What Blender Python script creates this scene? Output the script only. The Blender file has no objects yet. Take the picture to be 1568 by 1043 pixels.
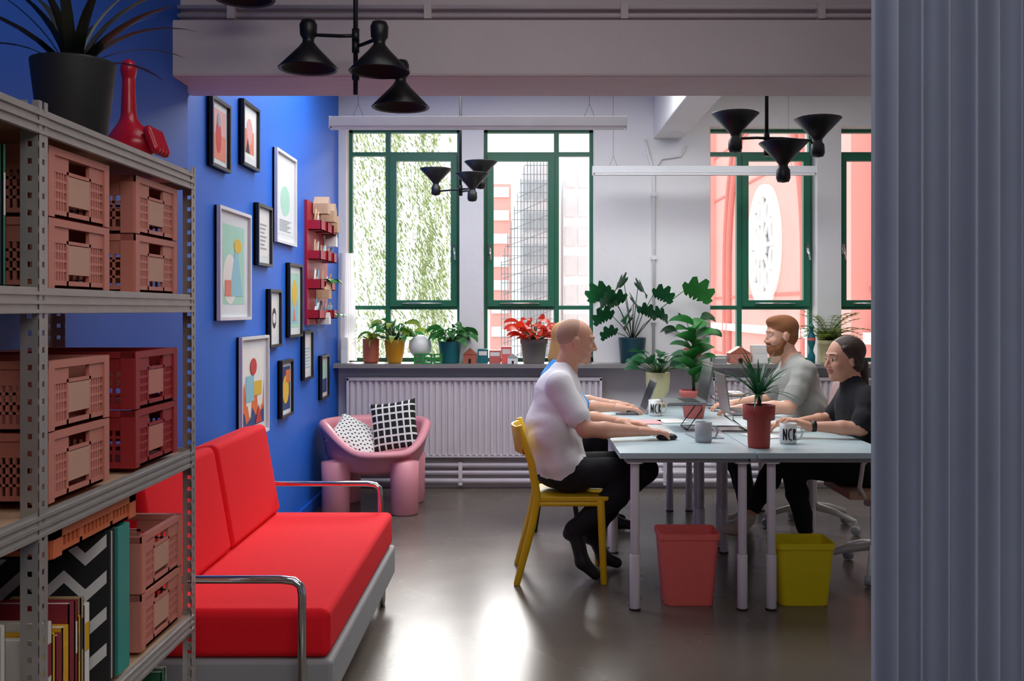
import bpy, math, random
import numpy as np
from mathutils import Vector, Matrix
random.seed(7)
rnd = random.Random(11)
sc = bpy.context.scene
sc.view_settings.view_transform = 'Standard'
sc.view_settings.exposure = 0.0

# ------------------------------------------------------------------ materials
def lin(h):
    h = h.lstrip('#')
    out = []
    for i in (0, 2, 4):
        c = int(h[i:i+2], 16) / 255
        out.append(c/12.92 if c <= .04045 else ((c+.055)/1.055)**2.4)
    return tuple(out)

def mat(name, hexc, rough=.5, metal=0.0, var=.08, scale=6, bump=0.0, bscale=80, spec=None, sheen=0, emit=0, trans=0, rvar=0):
    m = bpy.data.materials.new(name); m.use_nodes = True
    nt = m.node_tree; b = nt.nodes['Principled BSDF']
    c = lin(hexc)
    tc = nt.nodes.new('ShaderNodeTexCoord')
    nz = nt.nodes.new('ShaderNodeTexNoise'); nz.inputs['Scale'].default_value = scale; nz.inputs['Detail'].default_value = 5
    nt.links.new(tc.outputs['Object'], nz.inputs['Vector'])
    mx = nt.nodes.new('ShaderNodeMix'); mx.data_type = 'RGBA'
    mx.inputs[6].default_value = (*[max(0, x*(1-var)) for x in c], 1)
    mx.inputs[7].default_value = (*[min(1, x*(1+var)) for x in c], 1)
    nt.links.new(nz.outputs['Fac'], mx.inputs[0])
    nt.links.new(mx.outputs[2], b.inputs['Base Color'])
    b.inputs['Roughness'].default_value = rough
    b.inputs['Metallic'].default_value = metal
    if spec is not None: b.inputs['Specular IOR Level'].default_value = spec
    if sheen: b.inputs['Sheen Weight'].default_value = sheen
    if emit:
        b.inputs['Emission Color'].default_value = (*c, 1); b.inputs['Emission Strength'].default_value = emit
    if rvar:
        mr = nt.nodes.new('ShaderNodeMapRange')
        mr.inputs['To Min'].default_value = max(0, rough-rvar); mr.inputs['To Max'].default_value = rough+rvar
        nt.links.new(nz.outputs['Fac'], mr.inputs['Value']); nt.links.new(mr.outputs['Result'], b.inputs['Roughness'])
    if bump:
        n2 = nt.nodes.new('ShaderNodeTexNoise'); n2.inputs['Scale'].default_value = bscale; n2.inputs['Detail'].default_value = 4
        nt.links.new(tc.outputs['Object'], n2.inputs['Vector'])
        bp = nt.nodes.new('ShaderNodeBump'); bp.inputs['Strength'].default_value = bump; bp.inputs['Distance'].default_value = .01
        nt.links.new(n2.outputs['Fac'], bp.inputs['Height']); nt.links.new(bp.outputs['Normal'], b.inputs['Normal'])
    if trans:
        tr = nt.nodes.new('ShaderNodeBsdfTranslucent'); nt.links.new(mx.outputs[2], tr.inputs['Color'])
        ms = nt.nodes.new('ShaderNodeMixShader'); ms.inputs[0].default_value = trans
        out = nt.nodes['Material Output']
        nt.links.new(b.outputs[0], ms.inputs[1]); nt.links.new(tr.outputs[0], ms.inputs[2]); nt.links.new(ms.outputs[0], out.inputs['Surface'])
    return m

M = dict(
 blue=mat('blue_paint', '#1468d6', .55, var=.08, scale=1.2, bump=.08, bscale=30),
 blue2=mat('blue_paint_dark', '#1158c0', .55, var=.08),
 white=mat('white_paint', '#ebeaea', .7, var=.05, scale=2, bump=.25, bscale=18),
 beam=mat('beam_paint', '#dcd0ce', .75, var=.1, scale=3, bump=.5, bscale=9),
 ceil=mat('ceiling_paint', '#e6e2e0', .8, var=.05),
 floor=mat('polished_concrete', '#685f55', .26, var=.35, scale=1.3, rvar=.1, bump=.05, bscale=6),
 sill=mat('sill_stone', '#8c8886', .4),
 green=mat('green_frame_paint', '#1f6a50', .4),
 rad=mat('radiator_enamel', '#ddd4da', .4),
 red=mat('red_fabric', '#f0202c', .9, var=.06, scale=40, bump=.12, bscale=400, spec=.15),
 greyfab=mat('grey_base_fabric', '#9c9c9e', .8, var=.1, bump=.15, bscale=300),
 chrome=mat('chrome', '#dcdcdc', .12, 1.0),
 steel=mat('galvanised_steel', '#a9a6a2', .42, .45, var=.15, scale=25),
 chip=mat('chipboard', '#c9a888', .7, var=.15, scale=60),
 pinkp=mat('pink_plastic', '#e798a2', .4, var=.04),
 black=mat('black_metal', '#141414', .4),
 blackm=mat('black_matte', '#161616', .75),
 potblk=mat('black_pot', '#1b1b1c', .6),
 cloth_w=mat('cushion_white', '#eceae4', .85), cloth_k=mat('cushion_black', '#141414', .85),
 desk=mat('desk_laminate', '#bdd2d6', .32, var=.04),
 leg=mat('desk_leg_paint', '#dfdbe0', .35),
 yellow=mat('yellow_plastic', '#e6b80e', .4), ybin=mat('yellow_bin_plastic', '#e9d414', .38),
 coral=mat('coral_bin_plastic', '#f27068', .4),
 skin=mat('skin', '#d9a084', .5, var=.08, scale=20), skin2=mat('skin_fair', '#dca68c', .5, var=.08, scale=20),
 lip=mat('lips', '#c07a6a', .5), eyew=mat('eye_white', '#cfc6c0', .3), eyed=mat('eye_iris', '#2b2320', .3),
 hair_b=mat('cropped_hair', '#b68e78', .8, var=.25, scale=120), hair_r=mat('ginger_hair', '#8a552f', .8, var=.25, scale=90, bump=.6, bscale=160),
 hair_d=mat('dark_hair', '#3a241a', .55, var=.3, scale=60, bump=.5, bscale=140), hair_bl=mat('blond_hair', '#b88a55', .7, var=.2, scale=60),
 tee_w=mat('white_cotton', '#eeebee', .9, var=.03, bump=.3, bscale=20), tee_g=mat('grey_cotton', '#a3a39c', .9, var=.06, bump=.3, bscale=20),
 tee_k=mat('black_cotton', '#1b1c20', .9, var=.1, bump=.3, bscale=20), tee_b=mat('blue_cotton', '#3c8fd0', .9, var=.2, scale=30, bump=.3, bscale=14),
 trous=mat('black_trousers', '#15151a', .9, bump=.3, bscale=14), shoe=mat('black_leather', '#1a1a1c', .45), shoe_w=mat('canvas_shoe', '#cfc4b4', .7),
 crate=mat('salmon_crate', '#cf8272', .55, var=.08), crate_r=mat('red_crate', '#a52a2e', .55), crate_o=mat('orange_crate', '#dc7448', .55), label=mat('crate_label', '#cf9f88', .6),
 redg=mat('red_gloss', '#b3122a', .25), soil=mat('soil', '#3a2a20', .9, var=.3, scale=60),
 terra=mat('terracotta', '#b5624a', .65), teal=mat('teal_glaze', '#17707a', .35), tealdark=mat('dark_teal_glaze', '#16404c', .35),
 ygl=mat('yellow_glaze', '#d99a16', .35), creamp=mat('cream_pot', '#e6dba8', .5), pinkpot=mat('pink_pot', '#c9665e', .6), redpot=mat('red_clay_pot', '#b04238', .6), greyp=mat('grey_pot', '#85837c', .6),
 whitec=mat('white_ceramic', '#ebebe8', .25), greyc=mat('grey_ceramic', '#a5a8aa', .35), 
 leaf=mat('leaf_green', '#2f7a34', .4, var=.3, scale=14, trans=.3), leafd=mat('leaf_dark', '#1c5a32', .35, var=.3, scale=14, trans=.25), leafl=mat('leaf_light', '#8fa83a', .5, var=.3, scale=14, trans=.35),
 leafr=mat('leaf_red', '#e2442c', .5, var=.25, scale=14, trans=.35), leafb=mat('leaf_blackgreen', '#142019', .4, var=.3, scale=14),
 stem=mat('stem', '#3d5a2c', .6), trunk=mat('bark', '#5c4632', .8),
 alu=mat('aluminium', '#b9bcc0', .3, .9), screen=mat('laptop_screen', '#1b2129', .2), keys=mat('keyboard_keys', '#2a2b2e', .5), paper=mat('paper', '#e9e6e0', .8),
 curtain=mat('curtain_velvet', '#a3a9bb', .5, var=.1, scale=5, bump=.1, bscale=200, sheen=.3, trans=.12),
 gauze=mat('gauze', '#e9e9ea', .9, trans=.5), lampw=mat('lamp_white', '#cfd0d2', .4), diff=mat('lamp_diffuser', '#f1f1f1', .6),
 beige=mat('beige_seat', '#c9a48c', .7), pinkshell=mat('pink_shell', '#dcbcbd', .5), whitep=mat('white_plastic', '#dedcd8', .4),
 fr_k=mat('frame_black', '#17161a', .4), fr_w=mat('frame_white', '#dcdbe2', .4), mount=mat('mount_board', '#dfe2e4', .8),
)
art = [mat('art_'+n, c, .6, var=.1) for n, c in (('salmon', '#e3836a'), ('sky', '#8fc6d6'), ('yellow', '#e6b92f'), ('orange', '#e3702a'), ('navy', '#1f3f7a'), ('mint', '#a8d8c4'), ('grey', '#9aa0a6'), ('rose', '#dfa5a5'), ('ink', '#23242a'), ('red', '#c8302c'))]
bookc = [mat('book_'+str(i), c, .6) for i, c in enumerate(('#e9e4d8', '#e0a81c', '#c63a2c', '#1e2a3c', '#d9d5cc', '#39795e', '#8a2230', '#f0eee8', '#26262a', '#b79b72', '#2b6fa0'))]

# ------------------------------------------------------------------ mesh builder
class MB:
    def __init__(s): s.v = []; s.f = []; s.m = []; s.sm = []; s.mats = []
    def mi(s, m):
        if m not in s.mats: s.mats.append(m)
        return s.mats.index(m)
    def add(s, vs, fs, m, smooth=False):
        o = len(s.v); i = s.mi(m)
        s.v.extend([tuple(p) for p in vs])
        for f in fs:
            s.f.append(tuple(o+k for k in f)); s.m.append(i); s.sm.append(smooth)
    def box(s, x0, x1, y0, y1, z0, z1, m, T=None):
        vs = [Vector((x, y, z)) for x in (x0, x1) for y in (y0, y1) for z in (z0, z1)]
        if T is not None: vs = [T @ p for p in vs]
        s.add(vs, [(0, 1, 3, 2), (4, 6, 7, 5), (0, 4, 5, 1), (2, 3, 7, 6), (0, 2, 6, 4), (1, 5, 7, 3)], m)
    def tube(s, pts, r, m, n=10, caps=True):
        pts = [Vector(p) for p in pts]
        rs = r if isinstance(r, (list, tuple)) else [r]*len(pts)
        vs = []; fs = []; prev = None
        for i, p in enumerate(pts):
            d = (pts[min(i+1, len(pts)-1)] - pts[max(i-1, 0)]).normalized()
            if prev is None:
                a = d.orthogonal().normalized()
            else:
                a = (prev - d*prev.dot(d))
                a = a.normalized() if a.length > 1e-6 else d.orthogonal().normalized()
            prev = a; b = d.cross(a)
            for k in range(n):
                t = 2*math.pi*k/n
                vs.append(p + (a*math.cos(t)+b*math.sin(t))*rs[i])
        for i in range(len(pts)-1):
            for k in range(n):
                fs.append((i*n+k, i*n+(k+1) % n, (i+1)*n+(k+1) % n, (i+1)*n+k))
        s.add(vs, fs, m, True)
        if caps:
            o = len(s.v)-len(vs); i = s.mi(m)
            s.f.append(tuple(o+k for k in reversed(range(n)))); s.m.append(i); s.sm.append(False)
            s.f.append(tuple(o+(len(pts)-1)*n+k for k in range(n))); s.m.append(i); s.sm.append(False)
    def cyl(s, p0, p1, r, m, n=16, r1=None): s.tube([p0, p1], [r, r if r1 is None else r1], m, n)
    def lathe(s, prof, c, m, n=28, T=None, smooth=True):
        vs = []; fs = []; c = Vector(c)
        for (r, z) in prof:
            for k in range(n):
                t = 2*math.pi*k/n
                p = Vector((r*math.cos(t), r*math.sin(t), z))
                if T is not None: p = T @ p
                vs.append(c+p)
        for i in range(len(prof)-1):
            for k in range(n):
                fs.append((i*n+k, i*n+(k+1) % n, (i+1)*n+(k+1) % n, (i+1)*n+k))
        s.add(vs, fs, m, smooth)
    def ball(s, c, r, m, n=16, T=None):
        if not isinstance(r, (tuple, list)): r = (r, r, r)
        vs = []; fs = []; k = n//2
        for i in range(k+1):
            a = math.pi*i/k
            for j in range(n):
                b = 2*math.pi*j/n
                p = Vector((r[0]*math.sin(a)*math.cos(b), r[1]*math.sin(a)*math.sin(b), -r[2]*math.cos(a)))
                if T is not None: p = T @ p
                vs.append(Vector(c)+p)
        for i in range(k):
            for j in range(n):
                fs.append((i*n+j, i*n+(j+1) % n, (i+1)*n+(j+1) % n, (i+1)*n+j))
        s.add(vs, fs, m, True)
    def poly(s, vs, m): s.add(vs, [tuple(range(len(vs)))], m)
    def clamp_y(s, ymax): s.v = [(p[0], min(p[1], ymax), p[2]) for p in s.v]
    def build(s, name, bevel=0, seg=2, sub=0):
        a = np.array(s.v); lo = a.min(0); hi = a.max(0)
        o = np.array([(lo[0]+hi[0])/2, (lo[1]+hi[1])/2, lo[2]])
        me = bpy.data.meshes.new(name)
        me.from_pydata((a-o).tolist(), [], s.f)
        for m in s.mats: me.materials.append(m)
        me.polygons.foreach_set('material_index', s.m)
        me.polygons.foreach_set('use_smooth', s.sm)
        me.update()
        ob = bpy.data.objects.new(name, me); ob.location = o.tolist()
        sc.collection.objects.link(ob)
        if bevel:
            b = ob.modifiers.new('bevel', 'BEVEL'); b.width = bevel; b.segments = seg; b.limit_method = 'ANGLE'; b.angle_limit = math.radians(40)
            if seg > 2:
                me.polygons.foreach_set('use_smooth', [True]*len(s.f))
                w = ob.modifiers.new('wn', 'WEIGHTED_NORMAL'); w.keep_sharp = False
        if sub:
            u = ob.modifiers.new('sub', 'SUBSURF'); u.levels = sub; u.render_levels = sub
        return ob

def inst(ob, dx=0, dy=0, dz=0, rz=0):
    o = ob.copy(); o.location = Vector(ob.location)+Vector((dx, dy, dz)); o.rotation_euler[2] += rz
    sc.collection.objects.link(o); return o

# ------------------------------------------------------------------ SDF modelling
def cap(a, b, ra, rb, m, k=.02, s=(1, 1, 1)): return ('c', np.array(a, float), np.array(b, float), ra, rb, m, k, np.array(s, float))
def ell(c, r, m, k=.015): return ('e', np.array(c, float), np.array(r, float), m, k)
def sdf_mesh(prims, h):
    los = []; his = []
    for p in prims:
        if p[0] == 'c':
            rr = max(p[3], p[4])/p[7]; los.append(np.minimum(p[1], p[2])-rr); his.append(np.maximum(p[1], p[2])+rr)
        else: los.append(p[1]-p[2]); his.append(p[1]+p[2])
    lo = np.min(los, 0)-4*h; hi = np.max(his, 0)+4*h
    n = np.ceil((hi-lo)/h).astype(int)+1
    f = np.full(n, 1.0, np.float32); best = np.full(n, 1.0, np.float32); mid = np.zeros(n, np.uint8)
    mats = []
    for p, l, u in zip(prims, los, his):
        mm = p[5] if p[0] == 'c' else p[3]; k = p[6] if p[0] == 'c' else p[4]
        if mm not in mats: mats.append(mm)
        mid_i = mats.index(mm)
        pad = k+3*h
        i0 = np.maximum(np.floor((l-pad-lo)/h).astype(int), 0); i1 = np.minimum(np.ceil((u+pad-lo)/h).astype(int)+1, n)
        sl = tuple(slice(a, b) for a, b in zip(i0, i1))
        X, Y, Z = np.ogrid[i0[0]:i1[0], i0[1]:i1[1], i0[2]:i1[2]]
        X = X*h+lo[0]; Y = Y*h+lo[1]; Z = Z*h+lo[2]
        if p[0] == 'c':
            a, b, ra, rb, s = p[1], p[2], p[3], p[4], p[7]
            qx = (X-a[0])*s[0]; qy = (Y-a[1])*s[1]; qz = (Z-a[2])*s[2]
            ba = (b-a)*s; L = max(1e-9, ba.dot(ba))
            t = np.clip((qx*ba[0]+qy*ba[1]+qz*ba[2])/L, 0, 1)
            d = np.sqrt((qx-ba[0]*t)**2+(qy-ba[1]*t)**2+(qz-ba[2]*t)**2)-(ra+(rb-ra)*t)
        else:
            c, r = p[1], p[2]
            qx = (X-c[0]); qy = (Y-c[1]); qz = (Z-c[2])
            k0 = np.sqrt((qx/r[0])**2+(qy/r[1])**2+(qz/r[2])**2)
            k1 = np.sqrt((qx/r[0]**2)**2+(qy/r[1]**2)**2+(qz/r[2]**2)**2)+1e-6
            d = k0*(k0-1)/k1
        F = f[sl]; hh = np.clip(.5+.5*(F-d)/k, 0, 1)
        f[sl] = F*(1-hh)+d*hh-k*hh*(1-hh)
        B = best[sl]; w = d < B; best[sl] = np.where(w, d, B); mid[sl] = np.where(w, mid_i, mid[sl])
    ins = f < 0; nx, ny, nz = n
    cnt = np.zeros((nx-1, ny-1, nz-1), np.int8)
    for i in (0, 1):
        for j in (0, 1):
            for k in (0, 1): cnt += ins[i:nx-1+i, j:ny-1+j, k:nz-1+k]
    act = (cnt > 0) & (cnt < 8); ai = np.argwhere(act)
    idx = np.full(act.shape, -1, np.int64); idx[act] = np.arange(len(ai))
    cor = [(i, j, k) for i in (0, 1) for j in (0, 1) for k in (0, 1)]
    vals = {c: f[ai[:, 0]+c[0], ai[:, 1]+c[1], ai[:, 2]+c[2]] for c in cor}
    pos = np.zeros((len(ai), 3)); num = np.zeros(len(ai))
    for c in cor:
        for ax in range(3):
            if c[ax] == 0:
                e = list(c); e[ax] = 1; e = tuple(e)
                v0, v1 = vals[c], vals[e]; msk = (v0 < 0) != (v1 < 0)
                t = np.where(msk, v0/np.where(msk, v0-v1, 1), 0)
                q = np.tile(np.array(c, float), (len(ai), 1)); q[:, ax] += t
                pos += q*msk[:, None]; num += msk
    V = lo+(ai+pos/num[:, None])*h
    vi = np.clip(np.round((V-lo)/h).astype(int), 0, n-1)
    vm = mid[vi[:, 0], vi[:, 1], vi[:, 2]]
    quads = []
    for ax in range(3):
        A = np.take(ins, range(n[ax]-1), ax); B = np.take(ins, range(1, n[ax]), ax)
        e = np.argwhere(A != B); o = A[e[:, 0], e[:, 1], e[:, 2]]
        b1, b2 = (ax+1) % 3, (ax+2) % 3
        def cell(d1, d2):
            q = e.copy(); q[:, b1] += d1; q[:, b2] += d2
            return idx[q[:, 0], q[:, 1], q[:, 2]]
        Q = np.stack([cell(-1, -1), cell(0, -1), cell(0, 0), cell(-1, 0)], 1)
        Q[~o] = Q[~o][:, ::-1]; quads.append(Q)
    Q = np.concatenate(quads); fm = vm[Q[:, 0]]
    return V, Q, fm, mats

def clean_borders(V, Q, fm, iters=14):
    """majority-filter face labels, then relax the seams between materials into smooth lines (Taubin, non-shrinking)"""
    N = len(V); nf = len(Q)
    a = np.concatenate([Q[:, i] for i in range(4)]); b = np.concatenate([Q[:, (i+1) % 4] for i in range(4)]); fid = np.tile(np.arange(nf), 4)
    lo_ = np.minimum(a, b).astype(np.int64); hi_ = np.maximum(a, b).astype(np.int64); key = lo_*N+hi_
    o = np.argsort(key, kind='stable'); key = key[o]; fid = fid[o]; lo_ = lo_[o]; hi_ = hi_[o]
    m = np.nonzero(key[:-1] == key[1:])[0]
    f1, f2, ea, eb = fid[m], fid[m+1], lo_[m], hi_[m]
    fm = fm.astype(int).copy()
    for _ in range(3):
        diff = fm[f1] != fm[f2]; c = np.zeros(nf, int)
        np.add.at(c, f1[diff], 1); np.add.at(c, f2[diff], 1)
        new = fm.copy(); p, q = f1[diff], f2[diff]
        w = c[p] >= 3; new[p[w]] = fm[q[w]]
        w = (c[q] >= 3) & (c[p] < 3); new[q[w]] = fm[p[w]]
        fm = new
    bd = fm[f1] != fm[f2]; ea, eb = ea[bd], eb[bd]
    V = V.copy()
    if len(ea):
        cn = np.zeros(N); np.add.at(cn, ea, 1); np.add.at(cn, eb, 1); mk = cn > 0
        for _ in range(iters):
            for lam in (.5, -.53):
                acc = np.zeros((N, 3)); np.add.at(acc, ea, V[eb]); np.add.at(acc, eb, V[ea])
                V[mk] = V[mk]+lam*(acc[mk]/cn[mk][:, None]-V[mk])
    return V, fm
CLOTH = (M['tee_w'], M['tee_g'], M['tee_k'], M['tee_b'], M['trous'])
def mb_add_sdf(mb, prims, h, R=None, T=None):
    V, Q, fm, mats = sdf_mesh(prims, h)
    V, fm = clean_borders(V, Q, fm)
    if any(m in CLOTH for m in mats):
        nrm = np.cross(V[Q[:, 2]]-V[Q[:, 0]], V[Q[:, 3]]-V[Q[:, 1]]); vn = np.zeros_like(V)
        for i in range(4): np.add.at(vn, Q[:, i], nrm)
        vn /= np.linalg.norm(vn, axis=1)[:, None]+1e-9
        cl = np.zeros(len(V)); tot = np.zeros(len(V)); isc = np.array([m in CLOTH for m in mats])[fm].astype(float)
        for i in range(4): np.add.at(cl, Q[:, i], isc); np.add.at(tot, Q[:, i], 1)
        cl = (cl/tot)**2
        x, y, z = V[:, 0], V[:, 1], V[:, 2]
        w = np.sin(30*x+44*z+2.2*np.sin(17*y+9*z))*.55+np.sin(-38*x+27*z+1.8*np.sin(21*x+13*y))*.45
        w = np.sign(w)*np.abs(w)**1.3*(.55+.45*np.sin(9*z+7*x+5*y))
        V = V+vn*(w*cl*.0065)[:, None]
    if R is not None:
        R = np.array(R); V = V @ R.T
        if np.linalg.det(R) < 0: Q = Q[:, ::-1]
    if T is not None: V = V+np.array(T)
    o = len(mb.v); ids = [mb.mi(m) for m in mats]
    mb.v.extend(map(tuple, V.tolist())); mb.f.extend([tuple(o+i for i in q) for q in Q.tolist()])
    mb.m.extend([ids[i] for i in fm]); mb.sm.extend([True]*len(Q))

# ------------------------------------------------------------------ room
XW = -1.46
def simple(name, *boxes, bevel=0):
    mb = MB()
    for b in boxes: mb.box(*b)
    return mb.build(name, bevel)
simple('floor', (-1.6, 4.9, -3.1, 8.3, -.1, 0, M['floor']))
simple('ceiling', (-1.6, 4.9, -3.1, 8.3, 3.1, 3.2, M['ceil']))
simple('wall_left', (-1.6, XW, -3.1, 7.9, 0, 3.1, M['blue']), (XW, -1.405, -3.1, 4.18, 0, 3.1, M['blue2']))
simple('wall_right', (4.8, 4.9, -3.1, 8.3, 0, 3.1, M['white']))
simple('wall_front', (XW, 4.8, -3.1, -3.0, 0, 3.1, M['white']))
wo = [(-1.40, -.50), (-.31, .57), (1.49, 2.34), (2.53, 3.40)]
mb = MB(); ZS, ZT = .96, 2.86
mb.box(-1.6, 4.8, 7.9, 8.25, 0, ZS, M['white']); mb.box(-1.6, 4.8, 7.9, 8.25, ZT, 3.1, M['white'])
xs = [-1.6]+[x for w in wo for x in w]+[4.8]
for i in range(0, len(xs), 2): mb.box(xs[i], xs[i+1], 7.9, 8.25, ZS, ZT, M['white'])
mb.build('wall_back')
simple('window_sill', (XW, 4.8, 7.68, 7.9, .952, .984, M['sill']), *[(a, b, 7.9, 8.2, .961, .984, M['sill']) for a, b in wo])
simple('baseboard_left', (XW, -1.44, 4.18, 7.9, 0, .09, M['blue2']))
simple('trim_1', (XW, 4.8, 7.86, 7.9, 0, .12, M['white']))
simple('ceiling_beam', (XW, 4.8, 4.0, 4.38, 2.34, 2.57, M['beam']), (XW, 4.8, 4.09, 4.38, 2.57, 3.1, M['beam']), bevel=.012)
simple('ceiling_beam.001', (1.04, 1.27, 4.38, 7.9, 2.76, 3.1, M['white']), bevel=.01)
mb = MB()
for z in (2.60, 2.635): mb.tube([(-1.45, 4.06, z), (4.7, 4.06, z)], .010, M['beam'], 8)
for i in range(8): mb.box(-1.2+i*.8, -1.17+i*.8, 4.04, 4.09, 2.585, 2.65, M['beam'])
mb.build('electrical_conduit')
mb = MB()
mb.tube([(1.04, 7.885, .99), (1.04, 7.885, 2.5), (1.0, 7.885, 2.62), (.97, 7.885, 2.75)], .012, M['white'])
mb.tube([(1.04, 7.885, 2.5), (1.1, 7.885, 2.6), (1.25, 7.885, 2.62), (1.3, 7.885, 2.7)], .01, M['white'])
for z in (1.3, 1.8, 2.3): mb.box(1.02, 1.06, 7.87, 7.9, z, z+.03, M['white'])
mb.build('wall_conduit')

def window(name, x0, x1, xm, wide_left):
    mb = MB(); g = M['green']; y0, y1 = 8.04, 8.09; t = .028
    mb.box(x0, x0+t, y0, y1, ZS+.02, ZT, g); mb.box(x1-t, x1, y0, y1, ZS+.02, ZT, g)
    mb.box(x0, x1, y0, y1, ZS+.02, ZS+.055, g); mb.box(x0, x1, y0, y1, ZT-t, ZT, g)
    mb.box(xm-.02, xm+.02, y0-.005, y1+.005, ZS+.02, ZT, g)
    for z in (1.42, 2.66): mb.box(x0, x1, y0-.002, y1+.002, z-.016, z+.016, g)
    a, b = (x0+t, xm-.02) if wide_left else (xm+.02, x1-t)
    c = .05
    mb.box(a, a+c, y0-.03, y0+.02, 1.43, 2.65, g); mb.box(b-c, b, y0-.03, y0+.02, 1.43, 2.65, g)
    mb.box(a+c, b-c, y0-.03, y0+.02, 1.43, 1.48, g); mb.box(a+c, b-c, y0-.03, y0+.02, 2.60, 2.65, g)
    hx = (a+.02) if wide_left else (b-.02)
    mb.box(hx-.012, hx+.012, y0-.05, y0-.03, 1.85, 1.93, M['chrome']); mb.tube([(hx, y0-.06, 1.9), (hx+.01, y0-.075, 1.80)], .007, M['chrome'])
    mb.tube([(a+.1, y0-.045, 1.455), (b-.12, y0-.045, 1.455)], .005, M['chrome']); 
    return mb.build(name)
window('window_1', -1.40, -.50, -1.085, False)
window('window_2', -.31, .57, .275, True)
window('window_3', 1.49, 2.34, 1.75, False)
window('window_4', 2.53, 3.40, 3.12, True)

def radiator(name, x0, x1):
    mb = MB(); w = M['rad']; n = int((x1-x0)/.048)
    prof = []
    for i in range(n):
        xa = x0+.02+i*(x1-x0-.04)/n; dx = (x1-x0-.04)/n
        prof += [(xa, 7.775), (xa+dx*.2, 7.755), (xa+dx*.65, 7.755), (xa+dx*.85, 7.775)]
    prof.append((x1-.02, 7.775))
    vs = [(x, y, z) for x, y in prof for z in (.27, .85)]
    mb.add(vs, [(2*i, 2*i+2, 2*i+3, 2*i+1) for i in range(len(prof)-1)], w)
    mb.box(x0, x1, 7.745, 7.83, .85, .875, w); mb.box(x0, x1, 7.76, 7.83, .25, .27, w)
    mb.box(x0, x0+.02, 7.745, 7.83, .25, .87, w); mb.box(x1-.02, x1, 7.745, 7.83, .25, .87, w)
    mb.box(x0+.02, x1-.02, 7.80, 7.83, .27, .85, w)
    for xx in (x0+.2, x1-.2): mb.box(xx-.02, xx+.02, 7.83, 7.895, .4, .8, w)
    return mb.build(name, .002)
radiator('radiator', -1.37, .62); radiator('radiator', 1.48, 3.4)
mb = MB()
for z, r in ((.185, .02), (.125, .018), (.06, .022)): mb.tube([(-1.44, 7.80, z), (4.7, 7.80, z)], r, M['rad'])
for i in range(8): mb.box(-1.3+i*.8, -1.27+i*.8, 7.78, 7.86, .03, .21, M['rad'])
mb.build('heating_pipes')

# ------------------------------------------------------------------ outside
simple('ground', (-30, 40, 8.6, 80, -6.1, -6, mat('asphalt', '#a8a8a4', .9)))
mb = MB(); wl = mat('willow_leaf', '#76895a', .8, var=.3, scale=2, trans=.3); wl2 = mat('willow_leaf_pale', '#9aab7c', .8, var=.3, scale=2, trans=.3)
mb.tube([(-4.6, 17.5, -6), (-4.5, 17.3, 0), (-4.7, 17.2, 5), (-3.9, 17, 8)], [.35, .28, .2, .1], M['trunk'])
for i in range(900):
    x = rnd.uniform(-4.2, -1.02); y = rnd.uniform(15.5, 17.5)
    cl = math.sin(x*8.0+1)+.6*math.sin(x*21)
    if cl < 0 and rnd.random() < (.85 if x > -2.2 else .3): continue
    top = rnd.uniform(2.6, 6.5) - max(0, (x+2.1))*2.0; L = rnd.uniform(1.0, 3.6); sx = rnd.uniform(-.12, .12)
    if x < -2.2: top = rnd.uniform(0, 7); L = rnd.uniform(.6, 2.2)
    n = int(L/.05)
    for j in range(n):
        if rnd.random() < .25: continue
        t = j/n; px = x+sx*t+.05*math.sin(j*.22+i); z = top-L*t
        a = rnd.uniform(0, 6.28); s_ = rnd.uniform(.5, 1.4); dx, dy = .06*s_*math.cos(a), .06*s_*math.sin(a)
        mb.add([(px, y, z), (px+dx*.5+.010, y+dy*.5, z-.03*s_), (px+dx, y+dy, z-.08*s_), (px+dx*.5-.010, y+dy*.5, z-.05*s_)], [(0, 1, 2, 3)], wl if rnd.random() < .5 else wl2)
mb.build('willow_tree')
mb = MB(); gb = mat('render_grey', '#d3d7d9', .8, var=.15, scale=3); sp = mat('scaffold_pole', '#7d868c', .5); wd = mat('building_glazing', '#b3bdc3', .5)
mb.box(-.05, .80, 26.4, 30, -6, 5.3, gb)
for i in range(12):
    for j in range(3): mb.box(.02+j*.26, .18+j*.26, 26.34, 26.4, -5+i*.85, -4.5+i*.85, wd)
for i in range(17):
    x = -.55+i*.085; tp = 5.4-max(0, .1-x)*4.2; mb.tube([(x, 25.9+.2*(i % 2), -6), (x, 25.9+.2*(i % 2), tp)], .012, sp, 5)
for i in range(40):
    z = -4+i*.235; x0 = max(-.55, .1-max(0, (5.4-z))/4.2)
    if z < 5.35: mb.tube([(x0, 25.88, z), (.85, 25.88, z)], .010, sp, 5)
for i in range(22):
    z = -4.5+i*.42; x0 = max(-.5, .1-max(0, (5.2-z))/4.2)
    if z < 4.9: mb.tube([(x0, 25.86, z), (.8, 25.86, z+.45)], .010, sp, 5)
mb.build('scaffolded_building')
mb = MB(); pb = mat('red_brick_far', '#e6a79e', .85, var=.1, scale=1.5, bump=.2, bscale=20); wt = mat('white_stone', '#f2eeea', .8)
mb.box(-.98, -.35, 30, 34, -6, 5.2, pb)
for i in range(15): mb.box(-.93, -.40, 29.93, 30, -5+i*.7, -4.7+i*.7, wt)
mb.build('brick_tower_block')
mb = MB()
mb.box(1.15, 3.0, 28, 32, -6, 6.5, mat('pale_panel', '#e8ebec', .5))
for i in range(14):
    for j in range(5): mb.box(1.2+j*.36, 1.48+j*.36, 27.95, 28, -5+i*.82, -4.45+i*.82, gb)
mb.build('office_block')
mb = MB()
mb.box(3.6, 6.5, 9.4, 22, -6, 10, pb)
T = Matrix.Rotation(math.radians(-90), 4, 'Y')
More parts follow.
